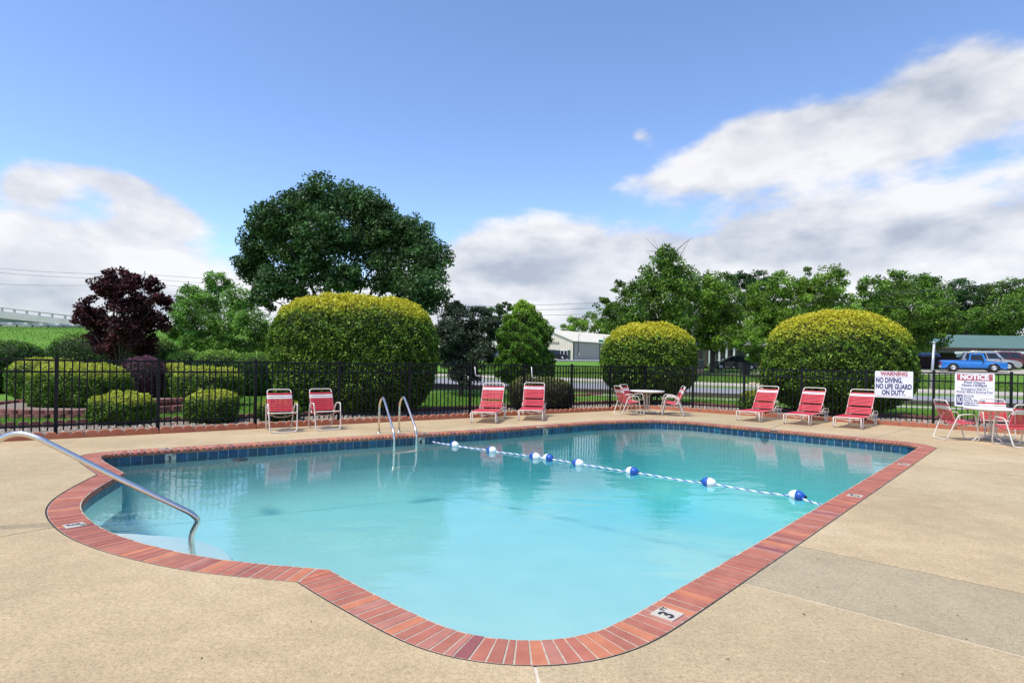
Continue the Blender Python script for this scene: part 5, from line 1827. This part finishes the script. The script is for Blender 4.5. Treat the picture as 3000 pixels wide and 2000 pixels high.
# the pale metal hall: gable end and one long side towards us
pk = Vector((12.36, 117.7, 0)); gd = Vector((-0.77, 0.64, 0)); sd = Vector((0.64, 0.77, 0)); GW, SL = 13.4, 27.0
zb = terr(pk.x, pk.y) - 0.2
hall = empty('metal_hall', (pk.x, pk.y, zb)); hall.rotation_euler = (0, 0, math.atan2(-gd.y, -gd.x))
tag(hall, 'pale ribbed metal hall with green trim and shuttered door', 'building')
# local frame: x from gable far corner (-GW) to near corner (0); y away along the long side
EV, RG = At(1680, 999, 117.7).z - zb, At(1601, 966, 122).z - zb
mb = MB(); prof = [(-GW, 0), (0, 0), (0, EV), (-GW / 2, RG), (-GW, EV)]
n = len(prof)
for y in (0, SL):
    for x, z in prof: mb.v.append((x, y, z))
mb.face((0, 1, 2, 3, 4)); mb.face((9, 8, 7, 6, 5)); mb.face((1, 6, 7, 2)); mb.face((0, 4, 9, 5))
mb.build('wall', M_cream, hall)
for s in (0, 1):
    mb = MB(); t_ = 0.12
    x0_, x1_ = (0.35, -GW / 2) if s == 0 else (-GW - 0.35, -GW / 2)
    ze = EV - (RG - EV) / (GW / 2) * 0.35
    for y in (-0.3, SL + .3):
        for x, z in ((x0_, ze + .02), (x1_, RG + .02), (x1_, RG + .02 + t_), (x0_, ze + .02 + t_)): mb.v.append((x, y, z))
    for q in ((0, 1, 2, 3), (7, 6, 5, 4), (0, 4, 5, 1), (3, 2, 6, 7), (0, 3, 7, 4), (1, 5, 6, 2)): mb.face(q)
    mb.build('roof', M_creamroof, hall)
for x, y, w in ((0.02, -0.02, .22), (0.03, 10, .16), (0.03, 20, .16)):
    mb = MB(); mb.box((x, y, EV / 2), (w, w, EV)); mb.build('corner_trim', M_trimg, hall)
mb = MB(); mb.box((0.06, SL / 2, EV - .05), (.16, SL, .2)); mb.build('eave_trim', M_trimg, hall)
dx = -(1680 - 1654) / F * 118 / 0.77
mb = MB(); mb.box((dx, -.03, 1.08), (1.7, .06, 2.16)); d_ = mb.build('door', M_whitep, hall)
for s in (-1, 1):
    mb = MB(); mb.box((dx + s * .42, -.075, 1.1), (.68, .03, 1.9)); mb.build('pane', M_glass, d_)
    mb = MB(); mb.box((dx + s * 1.25, -.04, 1.15), (.7, .07, 2.0)); mb.build('shutter', M_trimg, hall)
me = text_mesh('HANGE', 1.0, 0.02, 1.25, 'CENTER'); o = mesh_obj('lettering', me, M_ink, hall); o.rotation_euler = (math.pi / 2, 0, 0); o.location = (-(1680 - 1625) / F * 119 / .77, -0.05, 3.55); o.scale = (.72, .72, 1)
mb = MB(); mb.tube(fillet([(.12, 1.6, 1.2), (.12, 1.6, EV + 1.3), (.5, 1.6, EV + 1.5)], .2), .05, 6); mb.build('service_mast', M_trimg, hall)
mb = MB(); mb.box((.16, 1.6, 1.4), (.22, .35, .5)); mb.build('meter_box', M_steel, hall)
mb = MB(); mb.box((.2, 16, 2.8), (.3, .5, .35)); mb.build('wall_lamp', M_whitep, hall)

# the shed with the green roof
SY = 68.0
sx0 = At(2697, 1019, SY).x; sx1 = sx0 + 34
zs = 1.2; ze = At(2800, 1019, SY).z; zr = At(2800, 983, SY + 5).z
shed = empty('green_roof_shed', (sx0, SY, zs)); tag(shed, 'long taupe shed with a ribbed green metal roof', 'building')
H_ = ze - zs
ops = [(At(2751, 1033, SY).x - sx0, At(2807, 1033, SY).x - sx0, At(2779, 1033, SY).z - zs), (At(2858, 1024, SY).x - sx0, 33.0, At(2870, 1024, SY).z - zs)]
mb = MB(); xs_ = [0, ops[0][0], ops[0][1], ops[1][0], ops[1][1], 34]
for a, b, z0_ in ((0, xs_[1], 0), (xs_[1], xs_[2], ops[0][2]), (xs_[2], xs_[3], 0), (xs_[3], xs_[4], ops[1][2]), (xs_[4], 34, 0)):
    mb.box(((a + b) / 2, 0, (z0_ + H_) / 2), (b - a - .002, .12, H_ - z0_))
mb.box((0, 5, H_ / 2), (.12, 9.8, H_)); mb.box((34, 5, H_ / 2), (.12, 9.8, H_)); mb.box((17, 10, H_ / 2), (34, .12, H_))
mb.build('wall', M_taupe, shed)
mb = MB(); mb.box((17, 5, .02), (33.6, 9.6, .06)); mb.build('floor_slab', M_darkroom, shed)
for s in (0, 1):
    mb = MB(); ya, yb = (-.5, 5) if s == 0 else (10.5, 5)
    hr_ = zr - zs
    for x in (-.6, 34.6):
        for y, z in ((ya, H_ - .02), (yb, hr_), (yb, hr_ + .1), (ya, H_ + .08)): mb.v.append((x, y, z))
    for q in ((0, 1, 2, 3), (7, 6, 5, 4), (0, 4, 5, 1), (3, 2, 6, 7), (0, 3, 7, 4), (1, 5, 6, 2)): mb.face(q)
    mb.build('roof', M_greenroof, shed)
mb = MB(); mb.box((17, -.52, H_ - .06), (35.2, .06, .16)); mb.build('fascia', mat('brown_fascia', (0.10, 0.065, 0.055), .7, var=.2), shed)
mb = MB(); mb.box(((At(2830, 1040, SY).x - sx0), -.1, At(2830, 1042, SY).z - zs), (2.4, .06, .7)); mb.build('white_panel', M_whitep, shed)

cp = empty('carport', (At(2870, 1035, 62).x, 62, 1.2)); tag(cp, 'white flat roofed carport before the green roof shed', 'carport')
zc = At(2930, 1029, 62).z - 1.2
mb = MB(); mb.box((8, 1.2, zc - .12), (16, 4.6, .26)); mb.build('roof', M_whitep, cp)
for x in (0.85, 7.5, 14.5):
    for y in (-.8, 3.2):
        mb = MB(); mb.box((x, y, (zc - .25) / 2), (.35 if y < 0 else .2, .2, zc - .25)); mb.build('post', M_whitep, cp)

# dark plank fence
wf = empty('plank_fence', (0, 0, 0)); tag(wf, 'dark stained plank fence before the green roof shed', 'fence')
xa, xb = At(2640, 1060, 61).x, At(2905, 1060, 61).x; zt = At(2760, 1045, 61).z
k = 0; x = xa
while x < xb:
    z0_ = terr(x, 61) - .05; h = zt - z0_ + rnd.uniform(-.03, .03)
    mb = MB(); mb.box((x, 61 + rnd.uniform(-.01, .01), z0_ + h / 2), (.165, .03, h)); mb.build('plank', M_plank, wf); x += .172
for z in (.35, 1.1):
    mb = MB(); mb.box(((xa + xb) / 2, 61.04, terr(50, 61) + z), (xb - xa, .05, .09)); mb.build('fence_rail', M_plank, wf)

# the low house under the trees
HY_ = 66
hx0, hx1 = At(2020, 1050, HY_).x, At(2230, 1050, HY_).x; hz = terr((hx0 + hx1) / 2, HY_) - .1
hs_ = empty('low_house', (hx0, HY_, hz)); tag(hs_, 'low grey house with white porch posts under the trees', 'house')
WD = hx1 - hx0; hh = 2.5
M_hwall = mat('grey_house_siding', (0.24, 0.22, 0.22), .8, var=.12, scale=2); M_hroof = mat('grey_shingle', (0.16, 0.14, 0.13), .9, var=.2, scale=6, bump=.4)
mb = MB(); mb.box((WD / 2, 4, hh / 2), (WD, 7, hh)); mb.build('wall', M_hwall, hs_)
mb = MB()
for x in (-.5, WD + .5):
    for y, z in ((-2.2, hh - .05), (4, hh + 1.6), (8.2, hh - .05), (8.2, hh - .2), (-2.2, hh - .2)): mb.v.append((x, y, z))
for q in ((0, 1, 2, 3, 4), (9, 8, 7, 6, 5), (0, 5, 6, 1), (1, 6, 7, 2), (2, 7, 8, 3), (3, 8, 9, 4), (4, 9, 5, 0)): mb.face(q)
mb.build('roof', M_hroof, hs_)
for px in (2077, 2107, 2128, 2150, 2190):
    x = At(px, 1050, HY_ - 2).x - hx0; mb = MB(); mb.box((x, -2, (hh - .2) / 2), (.16, .16, hh - .2)); mb.build('porch_post', M_whitep, hs_)
for px in (2115, 2150, 2195, 2050):
    x = At(px, 1050, HY_).x - hx0; mb = MB(); mb.box((x, .47, 1.45), (1.3, .06, 1.3)); w_ = mb.build('window', M_whitep, hs_)
    mb = MB(); mb.box((x, .42, 1.45), (1.1, .04, 1.1)); mb.build('pane', M_glass, w_)
x = At(2170, 1050, HY_).x - hx0; mb = MB(); mb.box((x, .46, 1.0), (.95, .06, 2.0)); mb.build('door', mat('blue_grey_door', (.10, .14, .2), .6, var=.1), hs_)

# ------------------------------------------------------------------ vehicles
M_tyre = mat('tyre_rubber', (0.018, 0.018, 0.018), .85, var=.2, scale=20)
M_rim = mat('alloy_rim', (0.55, 0.55, 0.56), .35, .7, var=.1, scale=10)
M_head = mat('headlamp_glass', (0.72, 0.72, 0.70), .15, var=.1); M_tail = mat('tail_lamp_red', (0.30, 0.02, 0.02), .25, var=.1)
M_trimk = mat('black_plastic_trim', (0.02, 0.02, 0.022), .6, var=.2)


def vehicle(name, label, loc, heading, paint, L, W, H, kind, cat):
    """front along +x; body shell, glasshouse, wheels, lamps"""
    root = empty(name, loc, heading); tag(root, label, cat)
    g = 0.30 if kind != 'sedan' else 0.22
    belt = H * (0.60 if kind != 'sedan' else 0.64); hood = belt - (.06 if kind != 'sedan' else .08)
    h2 = W / 2
    wb = L * 0.30; wr = 0.36 if kind != 'sedan' else 0.32
    f, r = L / 2, -L / 2

    def arch(cx_, rev=False):
        pts = [(cx_ + (wr + .07) * math.cos(a), max(g, wr + (wr + .07) * math.sin(a))) for a in [math.pi * k / 8 for k in range(9)]]
        return pts if not rev else pts[::-1]
    if kind == 'pickup': top = [(r, g + .08), (r, belt - .05), (r + .02, belt), (L * -.06, belt), (f - L * .30, belt), (f - .12, hood - .08), (f, hood - .22), (f, g + .05)]
    else: top = [(r, g + .08), (r + .03, belt), (f - L * .28, belt), (f - .2, hood - .1), (f, hood - .28), (f, g + .05)]
    lower = [(f - .1, g)] + arch(wb) + arch(-wb) + [(r + .1, g)]
    prof = top + lower
    mb = MB()
    pts = prof
    area = sum(a[0] * b[1] - b[0] * a[1] for a, b in zip(pts, pts[1:] + pts[:1]))
    n = len(pts)
    for y, k in ((-h2, 0), (h2, 1)):
        for x, z in pts:
            e = 0.06 * (abs(x) / f) ** 6
            mb.v.append((x, y * (1 - e - (.05 if z < g + .1 else 0) - (.03 if z > belt - .03 else 0)), z))
    for t in tessellate_polygon([[Vector((p[0], p[1], 0)) for p in pts]]):
        a, b, c = t
        cr = (pts[b][0] - pts[a][0]) * (pts[c][1] - pts[a][1]) - (pts[b][1] - pts[a][1]) * (pts[c][0] - pts[a][0])
        if cr < 0: a, c = c, a
        mb.face((a, b, c)); mb.face((n + c, n + b, n + a))
    for i in range(n):
        j = (i + 1) % n; q = (n + i, n + j, j, i); mb.face(q if area < 0 else q[::-1])
    body = mb.build('body', paint, root)
    # glasshouse
    if kind == 'pickup': gh = [(-L * .075, belt - .01), (-L * .055, H - .04), (L * .10, H), (L * .145, H - .05), (f - L * .31, belt - .01)]
    elif kind == 'suv': gh = [(r + .08, belt - .01), (r + .35, H - .05), (-L * .2, H), (L * .06, H - .02), (L * .12, H - .07), (f - L * .275, belt - .01)]
    else: gh = [(r + .55, belt - .01), (r + 1.15, H - .03), (-L * .05, H), (L * .06, H - .04), (f - L * .29, belt - .01)]
    mb = MB(); n = len(gh)
    tp = lambda z: 0.97 - .16 * (z - belt) / (H - belt)
    for s in (-1, 1):
        for x, z in gh: mb.v.append((x, s * h2 * tp(z), z))
    mb.face(tuple(range(n))); mb.face(tuple(range(2 * n - 1, n - 1, -1)))
    for i in range(n):
        j = (i + 1) % n; mb.face((i, n + i, n + j, j))
    cab = mb.build('cab', paint, root)
    # side windows, windscreen, back glass a little proud of the cab
    zlo, zhi = belt + .05, H - .12
    lo, hi = gh[0], gh[-1]

    def edge_x(z, left):
        pts_ = gh if left else gh[::-1]
        for a, b in zip(pts_, pts_[1:]):
            if min(a[1], b[1]) <= z <= max(a[1], b[1]) and abs(a[1] - b[1]) > .05: return a[0] + (b[0] - a[0]) * (z - a[1]) / (b[1] - a[1])
        return pts_[1][0]
    spans = {'pickup': [(0.06, 0.94)], 'suv': [(.03, .30), (.33, .62), (.65, .95)], 'sedan': [(.06, .48), (.51, .94)]}[kind]
    for s in (-1, 1):
        for u0, u1 in spans:
            mb = MB(); vs = []
            for z in (zlo, zhi):
                a, b = edge_x(z, True) + .06, edge_x(z, False) - .08
                for u in (u0, u1): vs.append((a + (b - a) * u, s * (h2 * tp(z) + .012), z))
            mb.v = vs; mb.face((0, 1, 3, 2) if s < 0 else (2, 3, 1, 0)); mb.build('side_window', M_glass, root)
    for (a, b), nm, sg_ in (((gh[-1], gh[-2]), 'windscreen', 1), ((gh[0], gh[1]), 'rear_window', -1)):
        mb = MB(); vs = []
        for u in (.12, .9):
            x, z = a[0] + (b[0] - a[0]) * u, a[1] + (b[1] - a[1]) * u
            for s in (-1, 1): vs.append((x + sg_ * .015, s * h2 * tp(z) * .9, z + .012))
        mb.v = vs; mb.face((0, 1, 3, 2) if sg_ > 0 else (2, 3, 1, 0)); mb.build(nm, M_glass, root)
    for x in (-wb, wb):
        for s in (-1, 1):
            M_ = Matrix.Translation((x, s * (h2 - .10), wr)) @ Matrix.Rotation(math.pi / 2, 4, 'X')
            mb = MB(); mb.lathe([(wr * .55, -.11), (wr * .94, -.11), (wr, -.07), (wr, .07), (wr * .94, .11), (wr * .55, .11)], (0, 0, 0), 20, M_); wh = mb.build('wheel', M_tyre, root)
            mb = MB(); mb.lathe([(wr * .56, -.112), (wr * .60, -.117), (wr * .25, -.125), (wr * .2, .125), (wr * .60, .117), (wr * .56, .112)], (0, 0, 0), 14, M_); mb.build('rim', M_rim, wh)
            mb = MB(); mb.box((x, s * (h2 - .22), wr + .05), (2 * wr + .12, .30, wr * 1.5)); mb.build('wheel_well', M_trimk, root)
    for s in (-1, 1):
        mb = MB(); mb.box((f - .06, s * (h2 - .26), hood - .30), (.16, .34, .17)); mb.build('headlight', M_head, root)
        mb = MB(); mb.box((r + .045, s * (h2 - .14), belt - .22), (.10, .18, .30)); mb.build('tail_light', M_tail, root)
        mb = MB(); mb.box((edge_x(zlo, False) - .25, s * (h2 + .08), belt + .07), (.12, .16, .13)); mb.build('wing_mirror', M_trimk, root)
    mb = MB(); mb.box((f + .02, 0, g + .20), (.14, W * .92, .20)); mb.build('front_bumper', M_steel if kind == 'pickup' else paint, root)
    mb = MB(); mb.box((r - .02, 0, g + .18), (.14, W * .92, .18)); mb.build('rear_bumper', M_steel if kind == 'pickup' else paint, root)
    mb = MB(); mb.box((0, 0, g - .02), (L * .86, W * .8, .16)); mb.build('underbody', M_trimk, root)
    if kind == 'pickup':
        mb = MB(); mb.box((-L * .285, 0, belt - .008), (L * .40, W * .8, .03)); mb.build('bed_liner', M_trimk, root)
        for s in (-1, 1):
            mb = MB(); mb.box((-L * .285, s * W * .445, belt + .02), (L * .42, .07, .05)); mb.build('bed_rail', paint, root)
    if kind == 'suv':
        for s in (-1, 1):
            mb = MB(); mb.tube([(r + .7, s * h2 * .72, H + .02), (r + .8, s * h2 * .72, H + .07), (L * .0, s * h2 * .72, H + .07), (L * .05, s * h2 * .72, H + .01)], .02, 6); mb.build('roof_rack', M_steel, root)
    return root


def paint(name, c, m=0.0): return mat(name, c, 0.28, m, var=0.06, scale=3, coat=0.6)


def park(px, Y): x = At(px, 1080, Y).x; return (x, Y, terr(x, Y) + 0.02)


vehicle('pickup_truck', 'bright blue pickup truck parked before the dark plank fence', park(2848, 52.5), -0.56, paint('blue_paint', (0.012, 0.17, 0.56)), 4.75, 1.8, 1.66, 'pickup', 'truck')
vehicle('parked_suv', 'silver SUV parked just behind the blue pickup truck', park(2896, 56.4), -0.52, paint('silver_paint', (0.42, 0.42, 0.43), .5), 4.5, 1.85, 1.75, 'suv', 'SUV')
vehicle('parked_suv', 'maroon SUV parked behind the silver SUV under the carport', park(2962, 60.0), -0.5, paint('maroon_paint', (0.11, 0.012, 0.018)), 4.6, 1.85, 1.75, 'suv', 'SUV')
vehicle('parked_car', 'blue car whose roof shows above the plank fence', park(2684, 64.5), math.pi, paint('deep_blue_paint', (0.02, 0.08, 0.32)), 4.6, 1.8, 1.55, 'suv', 'car')
vehicle('parked_truck', 'black SUV parked at the shuttered door of the metal hall', park(1622, 111), 0.0, paint('black_paint', (0.008, 0.008, 0.009)), 5.2, 1.95, 1.85, 'suv', 'SUV')
vehicle('parked_suv', 'grey SUV half hidden by the conical evergreen', park(1462, 96), 0.1, paint('grey_paint', (0.16, 0.165, 0.175), .4), 4.9, 1.9, 1.95, 'suv', 'SUV')
vehicle('parked_car', 'dark sedan under the trees beside the black trash bin', park(2150, 57), math.pi * .95, paint('charcoal_paint', (0.02, 0.022, 0.028), .3), 4.6, 1.78, 1.42, 'sedan', 'car')

# ------------------------------------------------------------------ bins, posts, signs
def bin_(px, Y, w, d, h, m, label):
    x, y, z = park(px, Y); root = empty('trash_bin', (x, y, z)); tag(root, label, 'bin')
    mb = MB(); b = 0
    for k, s in ((0.08, .8), (h, 1.0)):
        for xx, yy in ((-w / 2, -d / 2), (w / 2, -d / 2), (w / 2, d / 2), (-w / 2, d / 2)): mb.v.append((xx * s, yy * s, k))
    for q in ((3, 2, 1, 0), (4, 5, 6, 7), (0, 1, 5, 4), (1, 2, 6, 5), (2, 3, 7, 6), (3, 0, 4, 7)): mb.face(q)
    mb.build('bin_body', m, root)
    mb = MB(); mb.box((0, .02, h + .04), (w * 1.08, d * 1.12, .08)); mb.build('lid', m, root)
    for s in (-1, 1):
        M_ = Matrix.Translation((s * w * .4, d * .45, .11)) @ Matrix.Rotation(math.pi / 2, 4, 'Y'); mb = MB(); mb.lathe([(.11, -.03), (.11, .03), (.04, .035)], (0, 0, 0), 12, M_); mb.build('wheel', M_trimk, root)
    mb = MB(); mb.tube([(-w * .35, d * .6, h - .05), (w * .35, d * .6, h - .05)], .018, 6); mb.build('handle', m, root)


bin_(2183, 49.5, .72, .72, 1.02, mat('black_bin_plastic', (0.012, 0.014, 0.022), .5, var=.2), 'black wheeled trash bin beside the street')
bin_(2128, 60, .6, .6, .9, mat('grey_bin_plastic', (0.28, 0.33, 0.36), .5, var=.1), 'pale grey bin before the low house porch')
x, y, z = park(2051, 50); bx = empty('tan_cabinet', (x, y, z)); tag(bx, 'tan utility cabinet beside the tree trunk by the low house', 'cabinet')
mb = MB(); mb.box((0, 0, .34), (.5, .45, .68)); mb.build('cabinet_body', mat('tan_box_paint', (0.42, 0.24, 0.15), .7, var=.1), bx)
mb = MB(); mb.box((0, 0, .70), (.56, .5, .05)); mb.build('lid', M_block, bx)
mb = MB(); mb.tube([(-.16, -.235, .18), (-.1, -.235, .34), (.1, -.235, .34), (.16, -.235, .18)], .018, 5); mb.build('bracket', M_trimk, bx)

# pale rock heap in the far verge
rng_ = random.Random(4)
g = At(2210, 1102, 41); rk = empty('rock_heap', (g.x, 41, terr(g.x, 41))); tag(rk, 'small heap of pale rocks in the grass before the dome bush', 'rock')
for k in range(6):
    mb = MB(); r = rng_.uniform(.14, .30); px_, py_ = rng_.uniform(-.45, .45), rng_.uniform(-.2, .2)
    mb.lathe([(r * .9, 0), (r, r * .3), (r * .65, r * .75), (r * .1, r)], (px_, py_, 0), 7)
    mb.v = [(a + rng_.uniform(-.04, .04), b + rng_.uniform(-.04, .04), c + rng_.uniform(-.03, .03)) for a, b, c in mb.v]; mb.sm = [False] * len(mb.sm)
    mb.build('rock', mat('pale_rock', (0.46, 0.36, 0.25), .9, var=.2, scale=6, bump=.4), rk)

M_galv = mat('galvanised_steel', (0.50, 0.51, 0.52), .4, .6, var=.12, scale=12)
x, y, z = park(2728, 36.5); sp = empty('sign_post', (x, y, terr(x, y) - .02)); tag(sp, 'bare galvanised sign post on the far verge by the plank fence', 'post')
ztop = At(2737, 1006, 36.5).z
mb = MB(); mb.tube([(0, 0, 0), (.16, 0, ztop - sp.location.z)], .075, 10); mb.build('pole', M_galv, sp)
mb = MB(); mb.lathe([(.09, 0), (.09, .1), (.03, .13)], (.16, 0, ztop - sp.location.z), 10); mb.build('cap', M_galv, sp)
mb = MB(); mb.lathe([(.42, 0), (.40, .05), (.2, .1), (.08, .12)], (0, 0, 0), 14); mb.build('concrete_footing', M_walk, sp)

x, y, z = park(1768, 60); ss = empty('street_name_sign', (x, y, terr(x, y))); tag(ss, 'green street name sign above the dome bush by the corner table', 'sign')
zt = At(1766, 984, 60).z - terr(x, y)
mb = MB(); mb.tube([(0, 0, 0), (0, 0, zt)], .035, 8); mb.build('pole', M_galv, ss)
M_sgreen = mat('sign_green', (0.01, 0.20, 0.13), .5, var=.05)
mb = MB(); mb.box((0, 0, zt - .52), (1.1, .02, .24)); mb.build('name_plate', M_sgreen, ss)
mb = MB(); mb.box((0, 0, zt - .22), (.02, .9, .24)); mb.build('name_plate', M_sgreen, ss)

# bent pale hooks hanging on the fence
for px, py0, py1, lab in ((1391, 1075, 1101, 'bent pale metal hook hanging on the fence behind the first lounger'), (1557, 1075, 1107, 'bent pale metal hook hanging on the fence behind the second lounger')):
    p, t = on_line(px, 1088, FK - N1 * .03, U1)
    z1, z0_ = At(px, py0, p.y).z, At(px, py1, p.y).z
    root = empty('wall_hook', (p.x, p.y, z0_)); tag(root, lab, 'hook')
    h = z1 - z0_
    mb = MB(); mb.tube(fillet([(0, 0, h), (U1.x * .03, U1.y * .03, 0.01), (U1.x * .2, U1.y * .2, 0.0)], .03), .014, 6); mb.build('hook_arm', M_white, root)
    mb = MB(); mb.tube([(-N1.x * .0, -N1.y * .0, h), (N1.x * .05, N1.y * .05, h)], .012, 6); mb.build('hook_clip', M_white, root)

# ------------------------------------------------------------------ the motorway ramp on the embankment
M_conc = mat('grey_bridge_concrete', (0.42, 0.42, 0.40), .85, var=.12, scale=.4, bump=.2, bscale=3)
br = empty('road_bridge', (0, 0, 0)); tag(br, 'grey concrete road bridge with rail behind the grassy bank', 'bridge')
A0, A1 = At(-420, 860, 168), At(470, 968, 140)
B0, B1 = At(-420, 888, 168), At(470, 980, 140)
d = (A1 - A0); dh = Vector((d.x, d.y, 0)).normalized(); bk = Vector((-dh.y, dh.x, 0)) * 9
if bk.y < 0: bk = -bk
mb = MB(); mb.v = [tuple(v) for v in (A0, A1, B1, B0, A0 + bk, A1 + bk, B1 + bk, B0 + bk)]
for q in ((3, 2, 1, 0), (0, 1, 5, 4), (4, 5, 6, 7), (7, 6, 2, 3), (1, 2, 6, 5), (0, 3, 7, 4)): mb.face(q)
mb.build('deck_girder', M_conc, br)
mb = MB(); W0 = Vector((B0.x, B0.y, 2)); W1 = Vector((B1.x, B1.y, 2)); ins = bk.normalized() * .5
mb.v = [tuple(v) for v in (B0 + ins, B1 + ins, W1 + ins, W0 + ins, B0 + bk, B1 + bk, W1 + bk, W0 + bk)]
for q in ((3, 2, 1, 0), (4, 5, 6, 7), (1, 2, 6, 5), (0, 3, 7, 4)): mb.face(q)
mb.build('abutment_wall', stripes('ribbed_abutment', (.30, .30, .29), (.16, .16, .16), .35, axis='Z'), br)
for k in range(26):
    p = A0.lerp(A1, k / 25) + bk.normalized() * .3; mb = MB(); mb.box((p.x, p.y, p.z + .45), (.45, .3, .9)); mb.build('rail_post', M_conc, br)
mb = MB(); p0, p1 = A0 + bk.normalized() * .3 + Vector((0, 0, .95)), A1 + bk.normalized() * .3 + Vector((0, 0, .95)); mb.tube([p0, p1], .17, 6); mb.build('rail', M_conc, br)

gdl = empty('guard_rail', (0, 0, 0)); tag(gdl, 'galvanised guard rail along the top of the grassy bank', 'guard rail')
pts = []
for k in range(22):
    px = -90 + 46 * k; x = At(px, 1035, 106).x; pts.append(Vector((x, 106, terr(x, 106))))
for p in pts: mb = MB(); mb.box((p.x, p.y, p.z + .38), (.16, .2, .8)); mb.build('post', M_bark, gdl)
mb = MB()
for a, b in zip(pts, pts[1:]):
    for z, y in ((.5, -.16), (.62, -.1), (.74, -.16)):
        mb.tube([a + Vector((0, y, z)), b + Vector((0, y, z))], .075, 6)
mb.build('beam', M_galv, gdl)

M_teal = mat('teal_fence_coating', (0.02, 0.16, 0.15), .6, var=.1)
clf = empty('chain_fence', (0, 0, 0)); tag(clf, 'thin teal wire fence at the foot of the grassy bank', 'fence')
pp = []
for k in range(9):
    x = -52 + 4.2 * k; p = Vector((x, 58, terr(x, 58))); pp.append(p)
    mb = MB(); mb.tube([p, p + Vector((0, 0, 1.25))], .04, 6); mb.build('post', M_teal, clf)
for z in (.1, .4, .7, 1.0, 1.22):
    mb = MB(); mb.tube([p + Vector((0, 0, z)) for p in pp], .022 if z > 1.1 else .012, 5); mb.build('wire', M_teal, clf)

# ------------------------------------------------------------------ poles and wires
M_pole = mat('weathered_pole', (0.34, 0.35, 0.36), .8, var=.15, scale=4)
M_wire = mat('black_wire', (0.03, 0.03, 0.032), .6, var=.1)


def upole(px, Y, pytop, label, r=.11):
    x, y, z = park(px, Y); root = empty('utility_pole', (x, y, z - .1)); tag(root, label, 'pole')
    h = At(px, pytop, Y).z - z + .1
    mb = MB(); mb.tube([(0, 0, 0), (0, 0, h)], [r, r * .7], 10); mb.build('pole_shaft', M_pole, root)
    mb = MB(); mb.lathe([(r * .72, 0), (r * .72, .12), (r * .3, .16)], (0, 0, h - .02), 10); mb.build('pole_cap', M_galv, root)
    for k_ in range(3):
        mb = MB(); mb.lathe([(.035, 0), (.055, .06), (.03, .13)], (r * .9, 0, h - .3 - .55 * k_), 8); mb.build('insulator', M_white, root)
    return Vector((x, y, z - .1 + h))


pA = upole(2006, 51.5, 862, 'pale utility pole between the trees across the street')
pB = upole(419, 72, 797, 'slim utility pole behind the purple plum tree')


def wire(a, b, sag, label):
    pts = []
    for k in range(17):
        u = k / 16; pts.append(a.lerp(b, u) - Vector((0, 0, sag * 4 * u * (1 - u))))
    mb = MB(); mb.tube(pts, .016, 5); o = mb.build('overhead_wire', M_wire); tag(o, label, 'wire', 'overhead wires'); return o


for k, (dx_, dz_) in enumerate(((.12, -.25), (.12, -.8), (.12, -1.35))):
    lab = ('top wire', 'middle wire', 'bottom wire')[k]
    a = pA + Vector((dx_, 0, dz_))
    wire(a, At(3300, (800, 792, 850)[k], 40), .5, lab + ' running from the pale pole over the green roof')
    wire(a, At(900, (885, 893, 905)[k], 60), .6, lab + ' running from the pale pole towards the tallest tree')
    a = pB + Vector((dx_, 0, dz_))
    wire(a, At(-400, (735, 748, 800)[k], 60), .7, lab + ' running from the slim pole over the bridge')
    wire(a, At(1150, (815, 833, 856)[k], 66), .5, lab + ' running from the slim pole behind the tallest tree')
